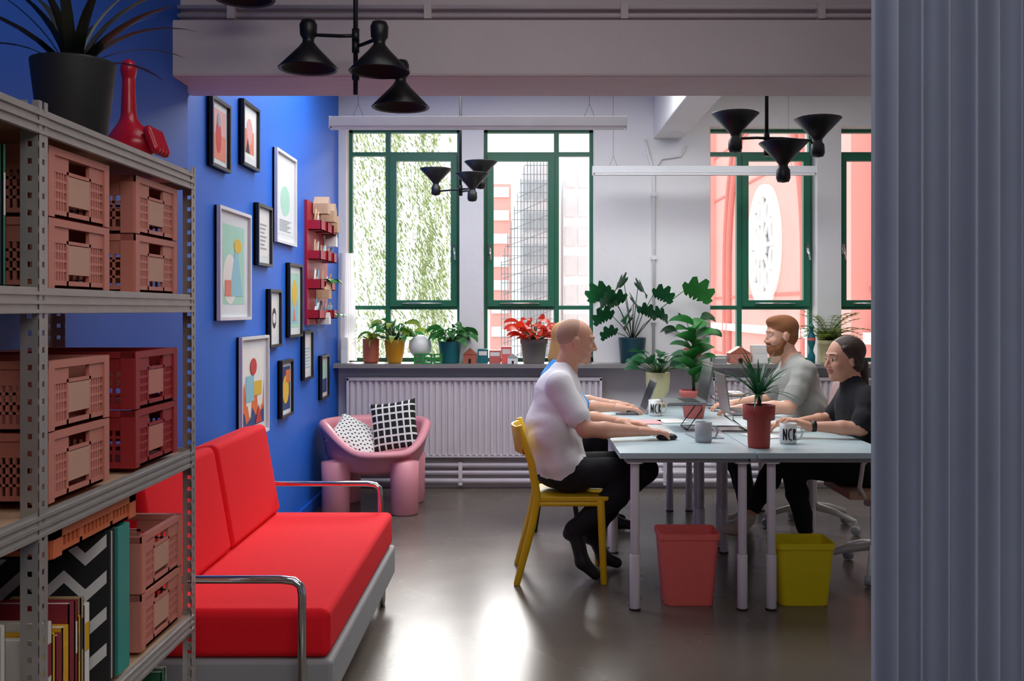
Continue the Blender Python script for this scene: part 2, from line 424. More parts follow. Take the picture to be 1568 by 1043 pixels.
def ring(y, z, r0, r1, x, m): mb.lathe([(r0, 0), (r0, .08), (r1, .08), (r1, 0)], (x, y, z), m, 40, T)
ring(14.7, 2.35, .72, .90, 3.6, wt); ring(14.7, 2.35, .16, .22, 3.55, wt)
mb.lathe([(0, .02), (.72, .02)], (3.6, 14.7, 2.35), mat('rose_window_glass', '#b9b3b6', .4), 40, T)
for k in range(8):
    a = k*math.pi/4; mb.tube([(3.55, 14.7+.2*math.cos(a), 2.35+.2*math.sin(a)), (3.55, 14.7+.72*math.cos(a), 2.35+.72*math.sin(a))], .035, wt, 6)
    mb.lathe([(.13, 0), (.13, .05), (.17, .05), (.17, 0)], (3.6, 14.7+.52*math.cos(a+.39), 2.35+.52*math.sin(a+.39)), wt, 16, T)
bar = mat('brick_arch', '#cf7d74', .8)
for r_ in (2.3, 2.6):
    ar = [(3.57, 14.9+r_*math.cos(t*math.pi/24), 2.0+(r_+.5)*math.sin(t*math.pi/24)) for t in range(25)]
    mb.tube([(3.57, 14.9+r_, -6)]+ar+[(3.57, 14.9-r_, -6)], .06, bar, 8)
for z in (.1, 1.05, 6.0): mb.box(3.52, 3.6, 9.4, 22, z, z+.12, wt)
for z in (.6, 1.6, 3.4, 4.2): mb.box(3.585, 3.6, 9.4, 22, z, z+.04, bar)
for y in (10.3, 18.6): mb.box(3.4, 3.6, y, y+.5, -6, 10, pb)
mb.build('brick_church')

# ------------------------------------------------------------------ shelving unit
mb = MB(); st = M['steel']
def post(x, y, sx, sy, H=1.815):
    w = .036
    for ax in (0, 1):
        for z in np.arange(0.0, H-.02, .034):
            if ax == 0: mb.box(*sorted((x, x+sx*w)), y-.001, y+.001, z, z+.023, st)
            else: mb.box(x-.001, x+.001, *sorted((y, y+sy*w)), z, z+.023, st)
        for a, b in ((0, .0125), (.0225, .036)):
            if ax == 0: mb.box(*sorted((x+sx*a, x+sx*b)), y-.0012, y+.0012, 0, H, st)
            else: mb.box(x-.0012, x+.0012, *sorted((y+sy*a, y+sy*b)), 0, H, st)
XF, XB = -.955, -1.37
for y, sy in ((1.05, 1), (1.965, 1), (2.905, -1)):
    post(XF, y, -1, sy); post(XB, y, 1, sy)
for zt in (1.80, 1.445, 1.0, .525, .12):
    mb.box(XB+.004, XF-.006, 1.06, 2.90, zt-.03, zt-.012, M['chip'])
    for xx, s in ((XF, -1), (XB, 1)):
        a, b = sorted((xx-.001*s*-1, xx+s*.004))
        mb.box(a, b, 1.05, 2.905, zt-.052, zt, st)
        for dz in (.008, .026, .044):
            o = sorted((xx-.004*s, xx+.002*s)); mb.box(o[0], o[1], 1.07, 2.89, zt-dz-.007, zt-dz, st)
    for yy in (1.055, 2.90): mb.box(XB, XF, yy-.003, yy+.003, zt-.05, zt, st)
mb.build('metal_shelving_unit')

def crate_mesh(mc, ml, name, y0, z0, W=.30, D=.37, H=.145):
    mb = MB(); x1 = -.975; x0 = x1-D; y1 = y0+W; z1 = z0+H; t = .008
    mb.box(x0, x1, y0, y1, z0, z0+.006, mc)
    lab = H > .1
    def side(P):
        P(0, 1, 0, .016, 0, t, mc); P(0, 1, H-.016, H, -.004, t+.003, mc)
        P(0, .09, 0, H, -.004, t, mc); P(.91, 1, 0, H, -.004, t, mc)
        P(.30, .33, 0, H, 0, t, mc); P(.67, .70, 0, H, 0, t, mc)
        if not lab:
            for u in np.arange(.11, .9, .045): P(u, u+.018, .01, H-.01, .001, t-.001, mc)
            return
        P(0, 1, H-.05, H-.043, 0, t, mc)
        P(.33, .67, .03, H-.052, 0, t, ml)
        P(.09, .30, H-.043, H-.016, 0, t, mc); P(.70, .91, H-.043, H-.016, 0, t, mc)
        for u in (.13, .17, .21, .25, .73, .77, .81, .85): P(u, u+.018, .016, H-.05, .001, t-.001, mc)
        for z in (.035, .055, .075): P(.09, .30, z, z+.006, .001, t-.001, mc); P(.70, .91, z, z+.006, .001, t-.001, mc)
    side(lambda u0, u1, a, b, d0, d1, m: mb.box(x1-d1, x1-d0, y0+u0*W, y0+u1*W, z0+a, z0+b, m))
    side(lambda u0, u1, a, b, d0, d1, m: mb.box(x0+d0, x0+d1, y0+u0*W, y0+u1*W, z0+a, z0+b, m))
    side(lambda u0, u1, a, b, d0, d1, m: mb.box(x0+u0*D, x0+u1*D, y0+d0, y0+d1, z0+a, z0+b, m))
    side(lambda u0, u1, a, b, d0, d1, m: mb.box(x0+u0*D, x0+u1*D, y1-d1, y1-d0, z0+a, z0+b, m))
    return mb.build(name)
base = crate_mesh(M['crate'], M['label'], 'plastic_crate', 2.04, 1.446)
baser = crate_mesh(M['crate_r'], M['crate'], 'plastic_crate', 2.50, 1.002)
inst(base, dz=.148); inst(base, dy=.46); inst(base, dy=.46, dz=.148)
inst(base, dz=-.444); inst(base, dz=-.296); inst(baser, dz=.148)
inst(base, dy=-.49, dz=-.444); inst(base, dy=-.49, dz=-.296)
inst(base, dy=.50, dz=-.919); inst(base, dy=.50, dz=-.771)
crate_mesh(M['crate_o'], M['crate_o'], 'plastic_crate', 2.06, .884, W=.44, D=.36, H=.055)

def books(name, x, y0, y1, z, items, seed, hmin=.2, hmax=.27, D=.2):
    mb = MB(); r = random.Random(seed); y = y0
    while y < y1-.012:
        w = min(r.uniform(.012, .032), y1-y); h = r.uniform(hmin, hmax); c = r.choice(items); d = r.uniform(D*.8, D)
        mb.box(x-d, x, y, y+w-.002, z, z+.003, c); mb.box(x-d, x, y, y+.002, z, z+h, c); mb.box(x-d, x, y+w-.004, y+w-.002, z, z+h, c)
        mb.box(x-.003, x, y, y+w-.002, z, z+h, c); mb.box(x-d+.003, x-.003, y+.002, y+w-.004, z+.004, z+h-.004, M['paper'])
        if r.random() < .6: mb.box(x-.001, x+.001, y+.004, y+w-.006, z+h*.5, z+h*.8, r.choice(bookc))
        y += w
    return mb.build(name)
books('row_of_books', -.985, 2.02, 2.27, .526, [bookc[i] for i in (0, 1, 4, 1, 2, 9, 6, 7)], 9, .18, .24)
books('row_of_books', -1.0, 1.1, 1.93, .526, bookc, 5)
books('row_of_books', -1.0, 1.1, 1.93, 1.446, [bookc[i] for i in (3, 5, 6, 8, 8, 5)], 6, .2, .3)
books('row_of_books', -1.0, 2.05, 2.8, .121, bookc, 8, .2, .3)
mb = MB(); xa_, xb_ = -1.33, -.968
mb.box(xa_, xb_, 2.335, 2.343, .527, .882, bookc[8]); mb.box(xa_, xb_, 2.357, 2.365, .527, .882, bookc[8]); mb.box(xa_+.01, xb_-.003, 2.343, 2.357, .53, .878, M['paper'])
for k in range(4):
    z = .545+k*.085
    zz = [(xa_+.005+.05*i, z+(.045 if i % 2 else 0)) for i in range(8)]
    for (xa, za), (xb, zb) in zip(zz, zz[1:]):
        mb.poly([(xa, 2.334, za), (xb, 2.334, zb), (xb, 2.334, zb+.03), (xa, 2.334, za+.03)], M['whitec'])
mb.build('zigzag_portfolio')
mb = MB(); tb = mat('binder_teal', '#2f9a8c', .5)
mb.box(-1.28, -.965, 2.375, 2.38, .527, .88, tb); mb.box(-1.28, -.965, 2.44, 2.445, .527, .88, tb); mb.box(-.97, -.965, 2.38, 2.44, .527, .88, tb); mb.box(-1.27, -.975, 2.38, 2.44, .53, .87, M['paper'])
mb.build('teal_ring_binder')

# ------------------------------------------------------------------ plants & pots
def leaf(mb, base, az, el, L, W, m, droop=.5, kind='oval', n=8, roll=0):
    p = Vector(base); dh = Vector((math.cos(az), math.sin(az), 0)); lat = Vector((-math.sin(az), math.cos(az), 0))
    vs = []; 
    if kind == 'monstera': n = 13
    for i in range(n+1):
        t = i/n; a = el-droop*2*t
        d = dh*math.cos(a)+Vector((0, 0, 1))*math.sin(a); nrm = lat.cross(d)*-1
        l2 = lat*math.cos(roll)+nrm*math.sin(roll)
        if kind == 'strap': w = W*min(1, .5+t*4)*(1-t**2.2)
        elif kind == 'monstera':
            w = W*(math.sin(math.pi*min(1, (t*.93+.07)))**.6); w *= (.55 if (i % 3 == 2 and .15 < t < .95) else 1)
        else: w = W*math.sin(math.pi*(t**.8))**.85 if 0 < t < 1 else 0
        vs += [p+l2*w+nrm*w*.18, p, p-l2*w+nrm*w*.18]
        p = p+d*(L/n)
    fs = []
    for i in range(n): fs += [(3*i, 3*i+1, 3*i+4, 3*i+3), (3*i+1, 3*i+2, 3*i+5, 3*i+4)]
    mb.add(vs, fs, m, True)
def pot(mb, c, r, h, m, taper=.75, rim=True):
    rb = r*taper
    pr = [(0.0, 0), (rb*.95, 0), (rb, .006), (r, h*.97), (r*1.0, h), (r*.9, h), (r*.88, h*.88)]
    if rim: pr = [(0, 0), (rb*.95, 0), (rb, .006), (r*.95, h*.8), (r*1.03, h*.81), (r*1.04, h), (r*.93, h), (r*.9, h*.88)]
    mb.lathe(pr, c, m); mb.lathe([(r*.9, h*.88), (0, h*.9)], c, M['soil'])
def stemmed(mb, base, az, el, SL, LL, LW, m, kind='oval', droop=.4, ms=None, roll=0, leaf_el=None):
    b = Vector(base); d = Vector((math.cos(az)*math.cos(el), math.sin(az)*math.cos(el), math.sin(el)))
    p1 = b+d*SL*.5+Vector((0, 0, SL*.08)); p2 = b+d*SL
    mb.tube([b, p1, p2], [.004, .0035, .003], ms or M['stem'], 5)
    leaf(mb, p2, az, min(el, .5) if leaf_el is None else leaf_el, LL, LW, m, droop, kind, roll=roll)
def strap_plant(mb, c, n, L, W, m, r, emin=.5, emax=1.4, droop=.7):
    for i in range(n):
        az = i*2.4+r.uniform(-.2, .2); leaf(mb, (c[0]+.01*math.cos(az), c[1]+.01*math.sin(az), c[2]), az, r.uniform(emin, emax), L*r.uniform(.75, 1.1), W, m, droop*r.uniform(.6, 1.2), 'strap')
R = random.Random(5)
mb = MB(); pot(mb, (-1.06, 2.35, 1.80), .095, .185, M['potblk'], .78, False); strap_plant(mb, (-1.06, 2.35, 1.96), 22, .34, .014, M['leafb'], R, .5, 1.4, .5)
mb.v = [(max(p[0], -1.395), p[1], p[2]) for p in mb.v]; mb.build('potted_dracaena')
# red hand sculpture (fist with a long raised thumb)
mb = MB(); rg = M['redg']
pr = [ell((-.005, 0, .048), (.056, .044, .048), rg), ell((-.03, 0, .03), (.045, .045, .031), rg, .02), cap((-.012, 0, .07), (-.012, 0, .21), .020, .0145, rg, .03), ell((-.012, 0, .228), (.019, .019, .024), rg, .008)]
for k in range(4): pr.append(cap((.048, -.033+k*.021, .075), (.064, -.033+k*.021, .032), .0125, .012, rg, .003))
mb_add_sdf(mb, pr, .0035, np.eye(3)*1.15, (-1.07, 2.74, 1.801)); mb.build('red_hand_sculpture')

# ------------------------------------------------------------------ sofa
mb = MB(); rd = M['red']
def rotbox(mbx, c, half, T3, m): mbx.box(-half[0], half[0], -half[1], half[1], -half[2], half[2], m, Matrix.Translation(c) @ T3.to_4x4())
mb.box(-1.36, -.625, 3.22, 4.80, .27, .43, rd)
for yc in (3.605, 4.405):
    rotbox(mb, (-1.262, yc, .635), (.065, .39, .215), Matrix.Rotation(math.radians(-10), 3, 'Y'), rd)
ob = mb.build('red_sofa', .028, 4)
par = ob
mb = MB(); mb.box(-1.37, -.615, 3.21, 4.81, .13, .268, M['greyfab']); o2 = mb.build('sofa_base', .012); 
mb = MB(); ch = M['chrome']
for y in (3.14, 4.87):
    pts = [(-1.385, y, .02), (-1.385, y, .52), (-1.37, y, .545), (-1.34, y, .55), (-.76, y, .55), (-.72, y, .545), (-.70, y, .53), (-.695, y, .50), (-.695, y, .01)]
    mb.tube(pts, .0135, ch, 12); mb.tube([(-.695, y, .15), (-.695, y+(.08 if y < 4 else -.08), .15)], .009, ch)
    mb.box(-.715, -.675, y-.02, y+.02, 0, .012, M['black'])
for y in (3.3, 4.7): mb.cyl((-.66, y, 0), (-.66, y, .13), .014, ch); mb.cyl((-1.3, y, 0), (-1.3, y, .13), .014, ch)
o3 = mb.build('sofa_chrome_arms')
for o in (o2, o3): o.parent = par; o.matrix_parent_inverse = Matrix.Translation(-Vector(par.location))

# ------------------------------------------------------------------ pink tub chair
mb = MB(); cx, cy = -1.045, 7.06; NA = 48; face = math.radians(-72)
def rimz(th):
    d = abs((th-face+math.pi) % (2*math.pi)-math.pi); t = min(1, max(0, (d-.35)/1.1)); t = t*t*(3-2*t)
    return .42+.18*t
rows = [(0, .26, 0), (.2, .26, 0), (.29, .30, 0), (.345, .40, 0), (.375, .5, .5), (.392, 0, .92), (.395, .0, 1.0), (.378, 0, 1.09), (.35, 0, 1.09), (.328, 0, 1.0), (.325, 0, .93), (.30, .44, .4), (.26, .40, 0), (.15, .375, 0), (0, .37, 0)]
vs = []
for (r, z, b) in rows:
    for k in range(NA):
        th = 2*math.pi*k/NA; rz = rimz(th)
        zz = z if b == 0 else (min(z, rz-.02)*(1-b)+rz*b if z else .42+(rz-.42)*1.0+(b-1)*.25)
        vs.append((cx+r*math.cos(th), cy+r*math.sin(th), zz))
fs = [(i*NA+k, i*NA+(k+1) % NA, (i+1)*NA+(k+1) % NA, (i+1)*NA+k) for i in range(len(rows)-1) for k in range(NA)]
mb.add(vs, fs, M['pinkp'], True)
for sx in (-1, 1):
    for sy in (-1, 1):
        mb.lathe([(0, 0), (.085, 0), (.095, .01), (.097, .2), (.10, .36), (0, .38)], (cx+sx*.235, cy+sy*.225, 0), M['pinkp'], 28)
mb.build('pink_tub_chair')
def cushion(name, c, rot, W, Hh, T, pat):
    mb = MB(); N = 28; Mx = Matrix.Translation(c) @ rot.to_4x4()
    for side in (1, -1):
        P = [[None]*(N+1) for _ in range(N+1)]
        for i in range(N+1):
            for j in range(N+1):
                u = i/N*2-1; v = j/N*2-1
                th = T*((1-u**4)*(1-v**4))**.5
                e = 1-.07*(1-abs(v)**2)*abs(u)**3; e2 = 1-.07*(1-abs(u)**2)*abs(v)**3
                P[i][j] = Mx @ Vector((u*W*e, side*th, v*Hh*e2))
        for i in range(N):
            for j in range(N):
                q = [P[i][j], P[i+1][j], P[i+1][j+1], P[i][j+1]]
                if side > 0: q.reverse()
                mb.add(q, [(0, 1, 2, 3)], pat(i, j), True)
    return mb.build(name)
cushion('grid_cushion', (-.90, 7.00, .58), Matrix.Rotation(math.radians(-8), 3, 'Y') @ Matrix.Rotation(math.radians(-18), 3, 'X'), .165, .185, .06, lambda i, j: M['cloth_w'] if (i % 4 == 0 or j % 4 == 0) else M['cloth_k'])
cushion('dotted_cushion', (-1.17, 7.0, .50), Matrix.Rotation(math.radians(28), 3, 'Y') @ Matrix.Rotation(math.radians(-60), 3, 'X'), .18, .17, .055, lambda i, j: M['cloth_k'] if ((i+j) % 3 == 0 and (i-j) % 4 < 2) else M['cloth_w'])

# ------------------------------------------------------------------ pictures on wall
def frame(y0, y1, z0, z1, fm, arts):
    mb = MB(); x = XW; t = .016; f = fm
    mb.box(x+.002, x+.012, y0, y1, z0, z1, f)
    mb.box(x+.002, x+.03, y0, y0+t, z0, z1, f); mb.box(x+.002, x+.03, y1-t, y1, z0, z1, f)
    mb.box(x+.002, x+.03, y0+t, y1-t, z0, z0+t, f); mb.box(x+.002, x+.03, y0+t, y1-t, z1-t, z1, f)
    mb.box(x+.012, x+.014, y0+t, y1-t, z0+t, z1-t, M['mount'])
    a, b, c, d = y0+t, y1-t, z0+t, z1-t
    for k, (u0, u1, v0, v1, m, shp) in enumerate(arts):
        xx = x+.0145+.0006*k; A = a+(b-a)*u0; B = a+(b-a)*u1; C = c+(d-c)*v0; D = c+(d-c)*v1
        if shp == 'r': mb.poly([(xx, A, C), (xx, B, C), (xx, B, D), (xx, A, D)], m)
        elif shp == 't': mb.poly([(xx, A, C), (xx, B, C), (xx, (A+B)/2, D)], m)
        elif shp == 'l':
            for q in range(7): zq = C+(D-C)*q/7; mb.poly([(xx, A, zq), (xx, B-(B-A)*.3*((q*5) % 3)/2, zq), (xx, B-(B-A)*.3*((q*5) % 3)/2, zq+(D-C)*.06), (xx, A, zq+(D-C)*.06)], m)
        elif shp == 'w':
            n = 14; top_ = [(xx, A+(B-A)*i/n, C+(D-C)*(.5+.32*math.sin(i*.9+k)+.15*math.sin(i*2.3))) for i in range(n+1)]
            mb.poly([(xx, A, C)]+[(xx, B, C)]+list(reversed(top_)), m)
        else: mb.poly([(xx, (A+B)/2+(B-A)/2*math.cos(t2*math.pi/12), (C+D)/2+(D-C)/2*math.sin(t2*math.pi/12)) for t2 in range(24)], m)
    return mb.build('framed_picture')
A_ = art; K, Wf = M['fr_k'], M['fr_w']
frame(4.60, 4.89, 2.07, 2.40, K, [(.1, .9, .1, .9, A_[7], 'r'), (.1, .9, .1, .5, A_[0], 'r'), (.3, .62, .2, .72, A_[9], 'o'), (.38, .56, .62, .84, A_[6], 'o')])
frame(5.115, 5.43, 2.15, 2.49, K, [(.12, .88, .12, .88, M['paper'], 'r'), (.2, .8, .2, .6, A_[0], 'r'), (.3, .7, .35, .8, A_[7], 'o'), (.25, .5, .2, .45, A_[8], 't')])
frame(5.81, 6.32, 1.80, 2.353, Wf, [(.1, .9, .08, .92, M['mount'], 'r'), (.25, .75, .3, .65, A_[5], 'o'), (.2, .8, .12, .26, A_[6], 'l')])
frame(4.714, 5.26, 1.35, 1.90, Wf, [(.14, .86, .12, .88, A_[5], 'r'), (.14, .6, .12, .6, M['paper'], 'o'), (.35, .8, .2, .75, A_[1], 't'), (.5, .75, .62, .76, A_[2], 'o'), (.2, .4, .2, .35, A_[0], 'r')])
frame(5.40, 5.705, 1.645, 1.985, K, [(.15, .85, .12, .88, M['paper'], 'r'), (.25, .75, .25, .75, A_[6], 'l')])
frame(6.13, 6.49, 1.23, 1.693, K, [(.12, .88, .1, .9, A_[5], 'r'), (.2, .8, .16, .5, A_[1], 'r'), (.3, .7, .4, .8, A_[2], 'o'), (.35, .6, .2, .4, A_[0], 't')])
frame(5.66, 5.93, 1.185, 1.52, K, [(.2, .8, .15, .85, M['paper'], 'r'), (.3, .7, .3, .7, A_[8], 'o'), (.35, .65, .4, .6, M['paper'], 'o')])
frame(5.08, 5.63, .72, 1.26, Wf, [(.1, .9, .09, .91, M['paper'], 'r'), (.1, .9, .09, .6, A_[3], 'w'), (.1, .9, .09, .3, A_[4], 'w'), (.2, .5, .35, .62, A_[1], 'r'), (.5, .8, .4, .55, A_[2], 'r'), (.35, .6, .62, .8, A_[9], 'o'), (.55, .8, .1, .3, A_[9], 't')])
frame(5.93, 6.23, .75, 1.097, K, [(.08, .92, .08, .92, A_[4], 'r'), (.2, .8, .2, .75, A_[2], 'o'), (.5, .9, .6, .85, A_[3], 'r')])
frame(6.54, 6.825, .936, 1.263, K, [(.1, .9, .1, .9, M['paper'], 'r'), (.2, .8, .2, .7, A_[1], 'l')])
frame(7.11, 7.39, .756, 1.073, K, [(.1, .9, .1, .9, A_[5], 'r'), (.1, .9, .1, .45, A_[4], 'r')])
# red wall organiser
mb = MB(); ro = mat('organiser_red', '#b01f35', .4)
mb.box(XW+.001, XW+.02, 6.66, 7.36, 1.30, 2.14, ro)
rr = random.Random(3)
for i in range(3):
    for j in range(4):
        y = 6.70+i*.22; z = 1.34+j*.2
        if rr.random() < .85:
            w = rr.uniform(.1, .18); h = rr.uniform(.05, .08); d = rr.uniform(.05, .09); x = XW+.02
            mb.box(x, x+d, y, y+w, z, z+.006, ro); mb.box(x+d-.005, x+d, y, y+w, z, z+h, ro); mb.box(x, x+d, y, y+.005, z, z+h, ro); mb.box(x, x+d, y+w-.005, y+w, z, z+h, ro)
            for q in range(4):
                yy = y+.02+q*.035
                mb.tube([(x+.03, yy, z+.006), (x+.035+rr.uniform(-.01, .02), yy+.01, z+h+rr.uniform(.02, .08))], .007, rr.choice([M['whitec'], M['chip'], M['chip'], A_[1], M['whitec']]), 6)
for (y, z, s) in ((6.80, 2.06, .10), (6.98, 2.02, .11), (7.16, 1.96, .10), (6.9, 1.48, .09), (7.2, 1.86, .08), (7.0, 1.30, .07)):
    x = XW+.03; m = M['chip'] if s > .085 else M['whitec']
    mb.box(x, x+s, y, y+s, z, z+s*.7, m); mb.add([(x, y, z+s*.7), (x+s, y, z+s*.7), (x+s, y+s, z+s*.7), (x, y+s, z+s*.7), (x, y+s/2, z+s*1.2), (x+s, y+s/2, z+s*1.2)], [(0, 1, 5, 4), (2, 3, 4, 5), (1, 2, 5), (0, 4, 3)], m)
for k in range(16): leaf(mb, (XW+.10, 7.0+.02*math.sin(k), 1.60), k*1.3, .6, .11, .022, M['leaf'], .9)
for k in range(10): leaf(mb, (XW+.10, 7.25, 1.36), k*1.7, .6, .10, .02, M['leaf'], .9)
mb.v = [(max(p[0], XW+.001), p[1], p[2]) for p in mb.v]
mb.build('wall_organiser')

# ------------------------------------------------------------------ lamps
def pendant(name, x0, x1, y, z):
    mb = MB()
    mb.box(x0, x1, y-.035, y+.035, z+.012, z+.065, M['lampw']); mb.box(x0+.01, x1-.01, y-.03, y+.03, z, z+.012, M['diff'])
    mb.box(x0-.006, x0, y-.038, y+.038, z, z+.067, M['lampw']); mb.box(x1, x1+.006, y-.038, y+.038, z, z+.067, M['lampw'])
    for xx in (x0+.15, x1-.2):
        for s in (-.03, .03): mb.tube([(xx+s, y, z+.065), (xx, y, z+.14)], .0015, M['black'], 4)
        mb.tube([(xx, y, z+.14), (xx, y, 3.1)], .0015, M['black'], 4); mb.lathe([(0, 0), (.03, 0), (.03, -.02), (0, -.02)], (xx, y, 3.1), M['whitep'])
    return mb.build(name, .002)
pendant('linear_pendant_lamp', -1.057, .57, 5.5, 2.40); pendant('linear_pendant_lamp', .53, 2.19, 7.45, 2.41)
def shade(mb, c, up=False, tilt=0, s=1.0):
    pr = [(.1, .004), (.11, 0), (.112, .003), (.04, .078), (.022, .10), (.021, .112), (.031, .128), (.033, .165), (.026, .182), (0, .187)]
    pr = [(r*s, z*s) for r, z in pr]
    T = Matrix.Rotation(tilt + (math.pi if up else 0), 4, 'X')
    mb.lathe(pr, c, M['black'], 32, T); mb.lathe([(0, .07*s), (.03*s, .07*s), (.1*s, .004*s)], c, M['blackm'], 32, T)
def cone_lamp(name, rodx, y, ztop, zbot, shades):
    mb = MB(); bk = M['black']
    mb.lathe([(0, 0), (.06, 0), (.055, -.03), (.015, -.05)], (rodx, y, ztop), bk)
    mb.cyl((rodx, y, ztop), (rodx, y, zbot), .009, bk)
    for (x, yy, z, up, zj) in shades:
        shade(mb, (x, yy, z), up); zz = z+(-.15 if up else .15)
        mb.tube([(rodx, y, zj), ((rodx*.7+x*.3), y*.7+yy*.3, zj+(zz-zj)*.02), (rodx*.15+x*.85, y*.15+yy*.85, zj+(zz-zj)*.25), (x, yy, zz)], .007, bk, 8)
        mb.cyl((rodx, y, zj-.025), (rodx, y, zj+.025), .014, bk)
    return mb.build(name)
cone_lamp('black_cone_chandelier', -.62, 3.70, 3.1, 2.20, [(-.80, 3.72, 2.30, False, 2.42), (-.52, 3.62, 2.265, False, 2.38), (-.47, 3.84, 2.18, False, 2.28), (-1.02, 3.65, 2.54, False, 2.66)])
cone_lamp('black_cone_chandelier', 1.165, 4.75, 3.1, 2.15, [(1.00, 4.68, 2.325, True, 2.22), (1.40, 4.72, 2.31, True, 2.22), (1.205, 4.60, 2.175, True, 2.16)])
cone_lamp('black_cone_chandelier', -.42, 6.75, 3.1, 2.2, [(-.60, 6.9, 2.38, True, 2.22), (-.28, 6.7, 2.40, True, 2.22), (-.33, 6.55, 2.30, True, 2.2)])

# ------------------------------------------------------------------ desks
def desk(x0, x1, y0, y1):
    mb = MB(); D = M['desk']
    mb.box(x0, x1, y0, y1, .712, .74, D)
    mb.box(x0+.03, x1-.03, y0+.03, y1-.03, .69, .712, M['greyc'])
    for x in (x0+.075, x1-.055):
        for y in (y0+.05, y1-.06):
            mb.cyl((x, y, .26), (x, y, .69), .021, M['leg']); mb.cyl((x, y, .008), (x, y, .26), .0245, M['leg']); mb.cyl((x, y, 0), (x, y, .008), .027, M['black'])
            mb.lathe([(0, .69), (.04, .69), (.04, .698), (0, .698)], (x, y, -.005), M['leg'])
    return mb.build('office_desk', .003)
for y0, y1 in ((4.60, 5.80), (5.805, 7.0)):
    desk(.45, 1.082, y0, y1); desk(1.087, 1.72, y0, y1)
ZD = .7405
def mug(name, x, y, m, letters=True, h=.1, r=.042):
    mb = MB(); mb.lathe([(0, 0), (r*.9, 0), (r, .006), (r, h), (r-.004, h), (r-.004, .008), (0, .008)], (x, y, ZD), m, 32)
    mb.lathe([(0, h*.8), (r-.004, h*.8)], (x, y, ZD), M['soil'], 24)
    mb.tube([(x+r-.003, y, ZD+h*.8), (x+r+.02, y, ZD+h*.78), (x+r+.03, y, ZD+h*.5), (x+r+.018, y, ZD+h*.22), (x+r-.003, y, ZD+h*.18)], .005, m, 8)
    if letters:
        for a0, kind in ((-2.35, 'N'), (-1.75, 'C'), (-1.15, 'R')):
            def P(u, v): a = a0+u*.5; return (x+(r+.0012)*math.cos(a), y+(r+.0012)*math.sin(a), ZD+.02+v*.055)
            segs = {'N': [((0, 0), (0, 1)), ((0, 1), (.7, 0)), ((.7, 0), (.7, 1))], 'C': [((.7, 1), (.1, .9)), ((.1, .9), (0, .5)), ((0, .5), (.1, .1)), ((.1, .1), (.7, 0))], 'R': [((0, 0), (0, 1)), ((0, 1), (.6, .85)), ((.6, .85), (0, .5)), ((0.1, .5), (.7, 0))]}[kind]
            for a, b in segs: mb.tube([P(*a), P((a[0]+b[0])/2, (a[1]+b[1])/2), P(*b)], .0035, M['black'], 5)
    return mb.build(name)
mug('coffee_mug', .905, 4.98, M['greyc'], False); mug('coffee_mug', 1.315, 4.93, M['whitec']); mug('coffee_mug', .83, 6.22, M['whitec'])
def laptop(x, y, z, s, W=.31, D=.21, ang=20, stand=0):
    mb = MB(); a = math.radians(ang)
    mb.box(min(x, x-s*D), max(x, x-s*D), y-W/2, y+W/2, z, z+.012, M['alu'])
    for i in range(5):
        for j in range(12):
            kx = x-s*(.03+i*.018); ky = y-.125+j*.0215; mb.box(min(kx, kx-s*.014), max(kx, kx-s*.014), ky, ky+.018, z+.012, z+.0135, M['keys'])
    T = Matrix.Translation((x, y, z+.012)) @ Matrix.Rotation(s*a, 4, 'Y')
    mb.box(-.003, .003, -W/2, W/2, 0, .205, M['alu'], T)
    o = -.0035*s; mb.box(min(o, o-.0008*s), max(o, o-.0008*s), -W/2+.008, W/2-.008, .012, .198, M['screen'], T)
    if stand:
        for yy in (y-.11, y+.11):
            mb.tube([(x-s*D, yy, z-.004), (x-s*.02, yy, z-.004), (x-s*.02, yy, z-.03), (x-s*.10, yy, ZD+.005), (x+s*.04, yy, ZD+.005)], .004, M['black'], 6)
        mb.tube([(x-s*.10, y-.11, ZD+.005), (x-s*.10, y+.11, ZD+.005)], .004, M['black'], 6)
    return mb.build('laptop')
laptop(1.0, 5.55, .885, 1, stand=1, ang=10); laptop(.78, 6.45, ZD, 1, ang=20, D=.19); laptop(1.28, 6.75, .83, -1, ang=10, stand=1, W=.28)
laptop(1.12, 5.50, .835, -1, W=.28, ang=8, stand=1, D=.19)
mb = MB(); mb.box(.68, .80, 5.2, 5.6, ZD, ZD+.012, M['whitep'])
for i in range(5):
    for j in range(14): mb.box(.687+i*.022, .704+i*.022, 5.21+j*.0275, 5.233+j*.0275, ZD+.012, ZD+.015, M['whitec'])
mb.build('keyboard')
mb = MB()
for k, (x, y, a) in enumerate(((.88, 5.9, .2), (.74, 5.85, -.1), (1.25, 5.2, .3), (.95, 5.2, .1))):
    T = Matrix.Translation((x, y, ZD+.0005)) @ Matrix.Rotation(a, 4, 'Z')
    mb.box(-.075, .075, -.105, .105, 0, .004, [M['paper'], A_[7], M['paper'], A_[6]][k], T)
mb.build('loose_papers')

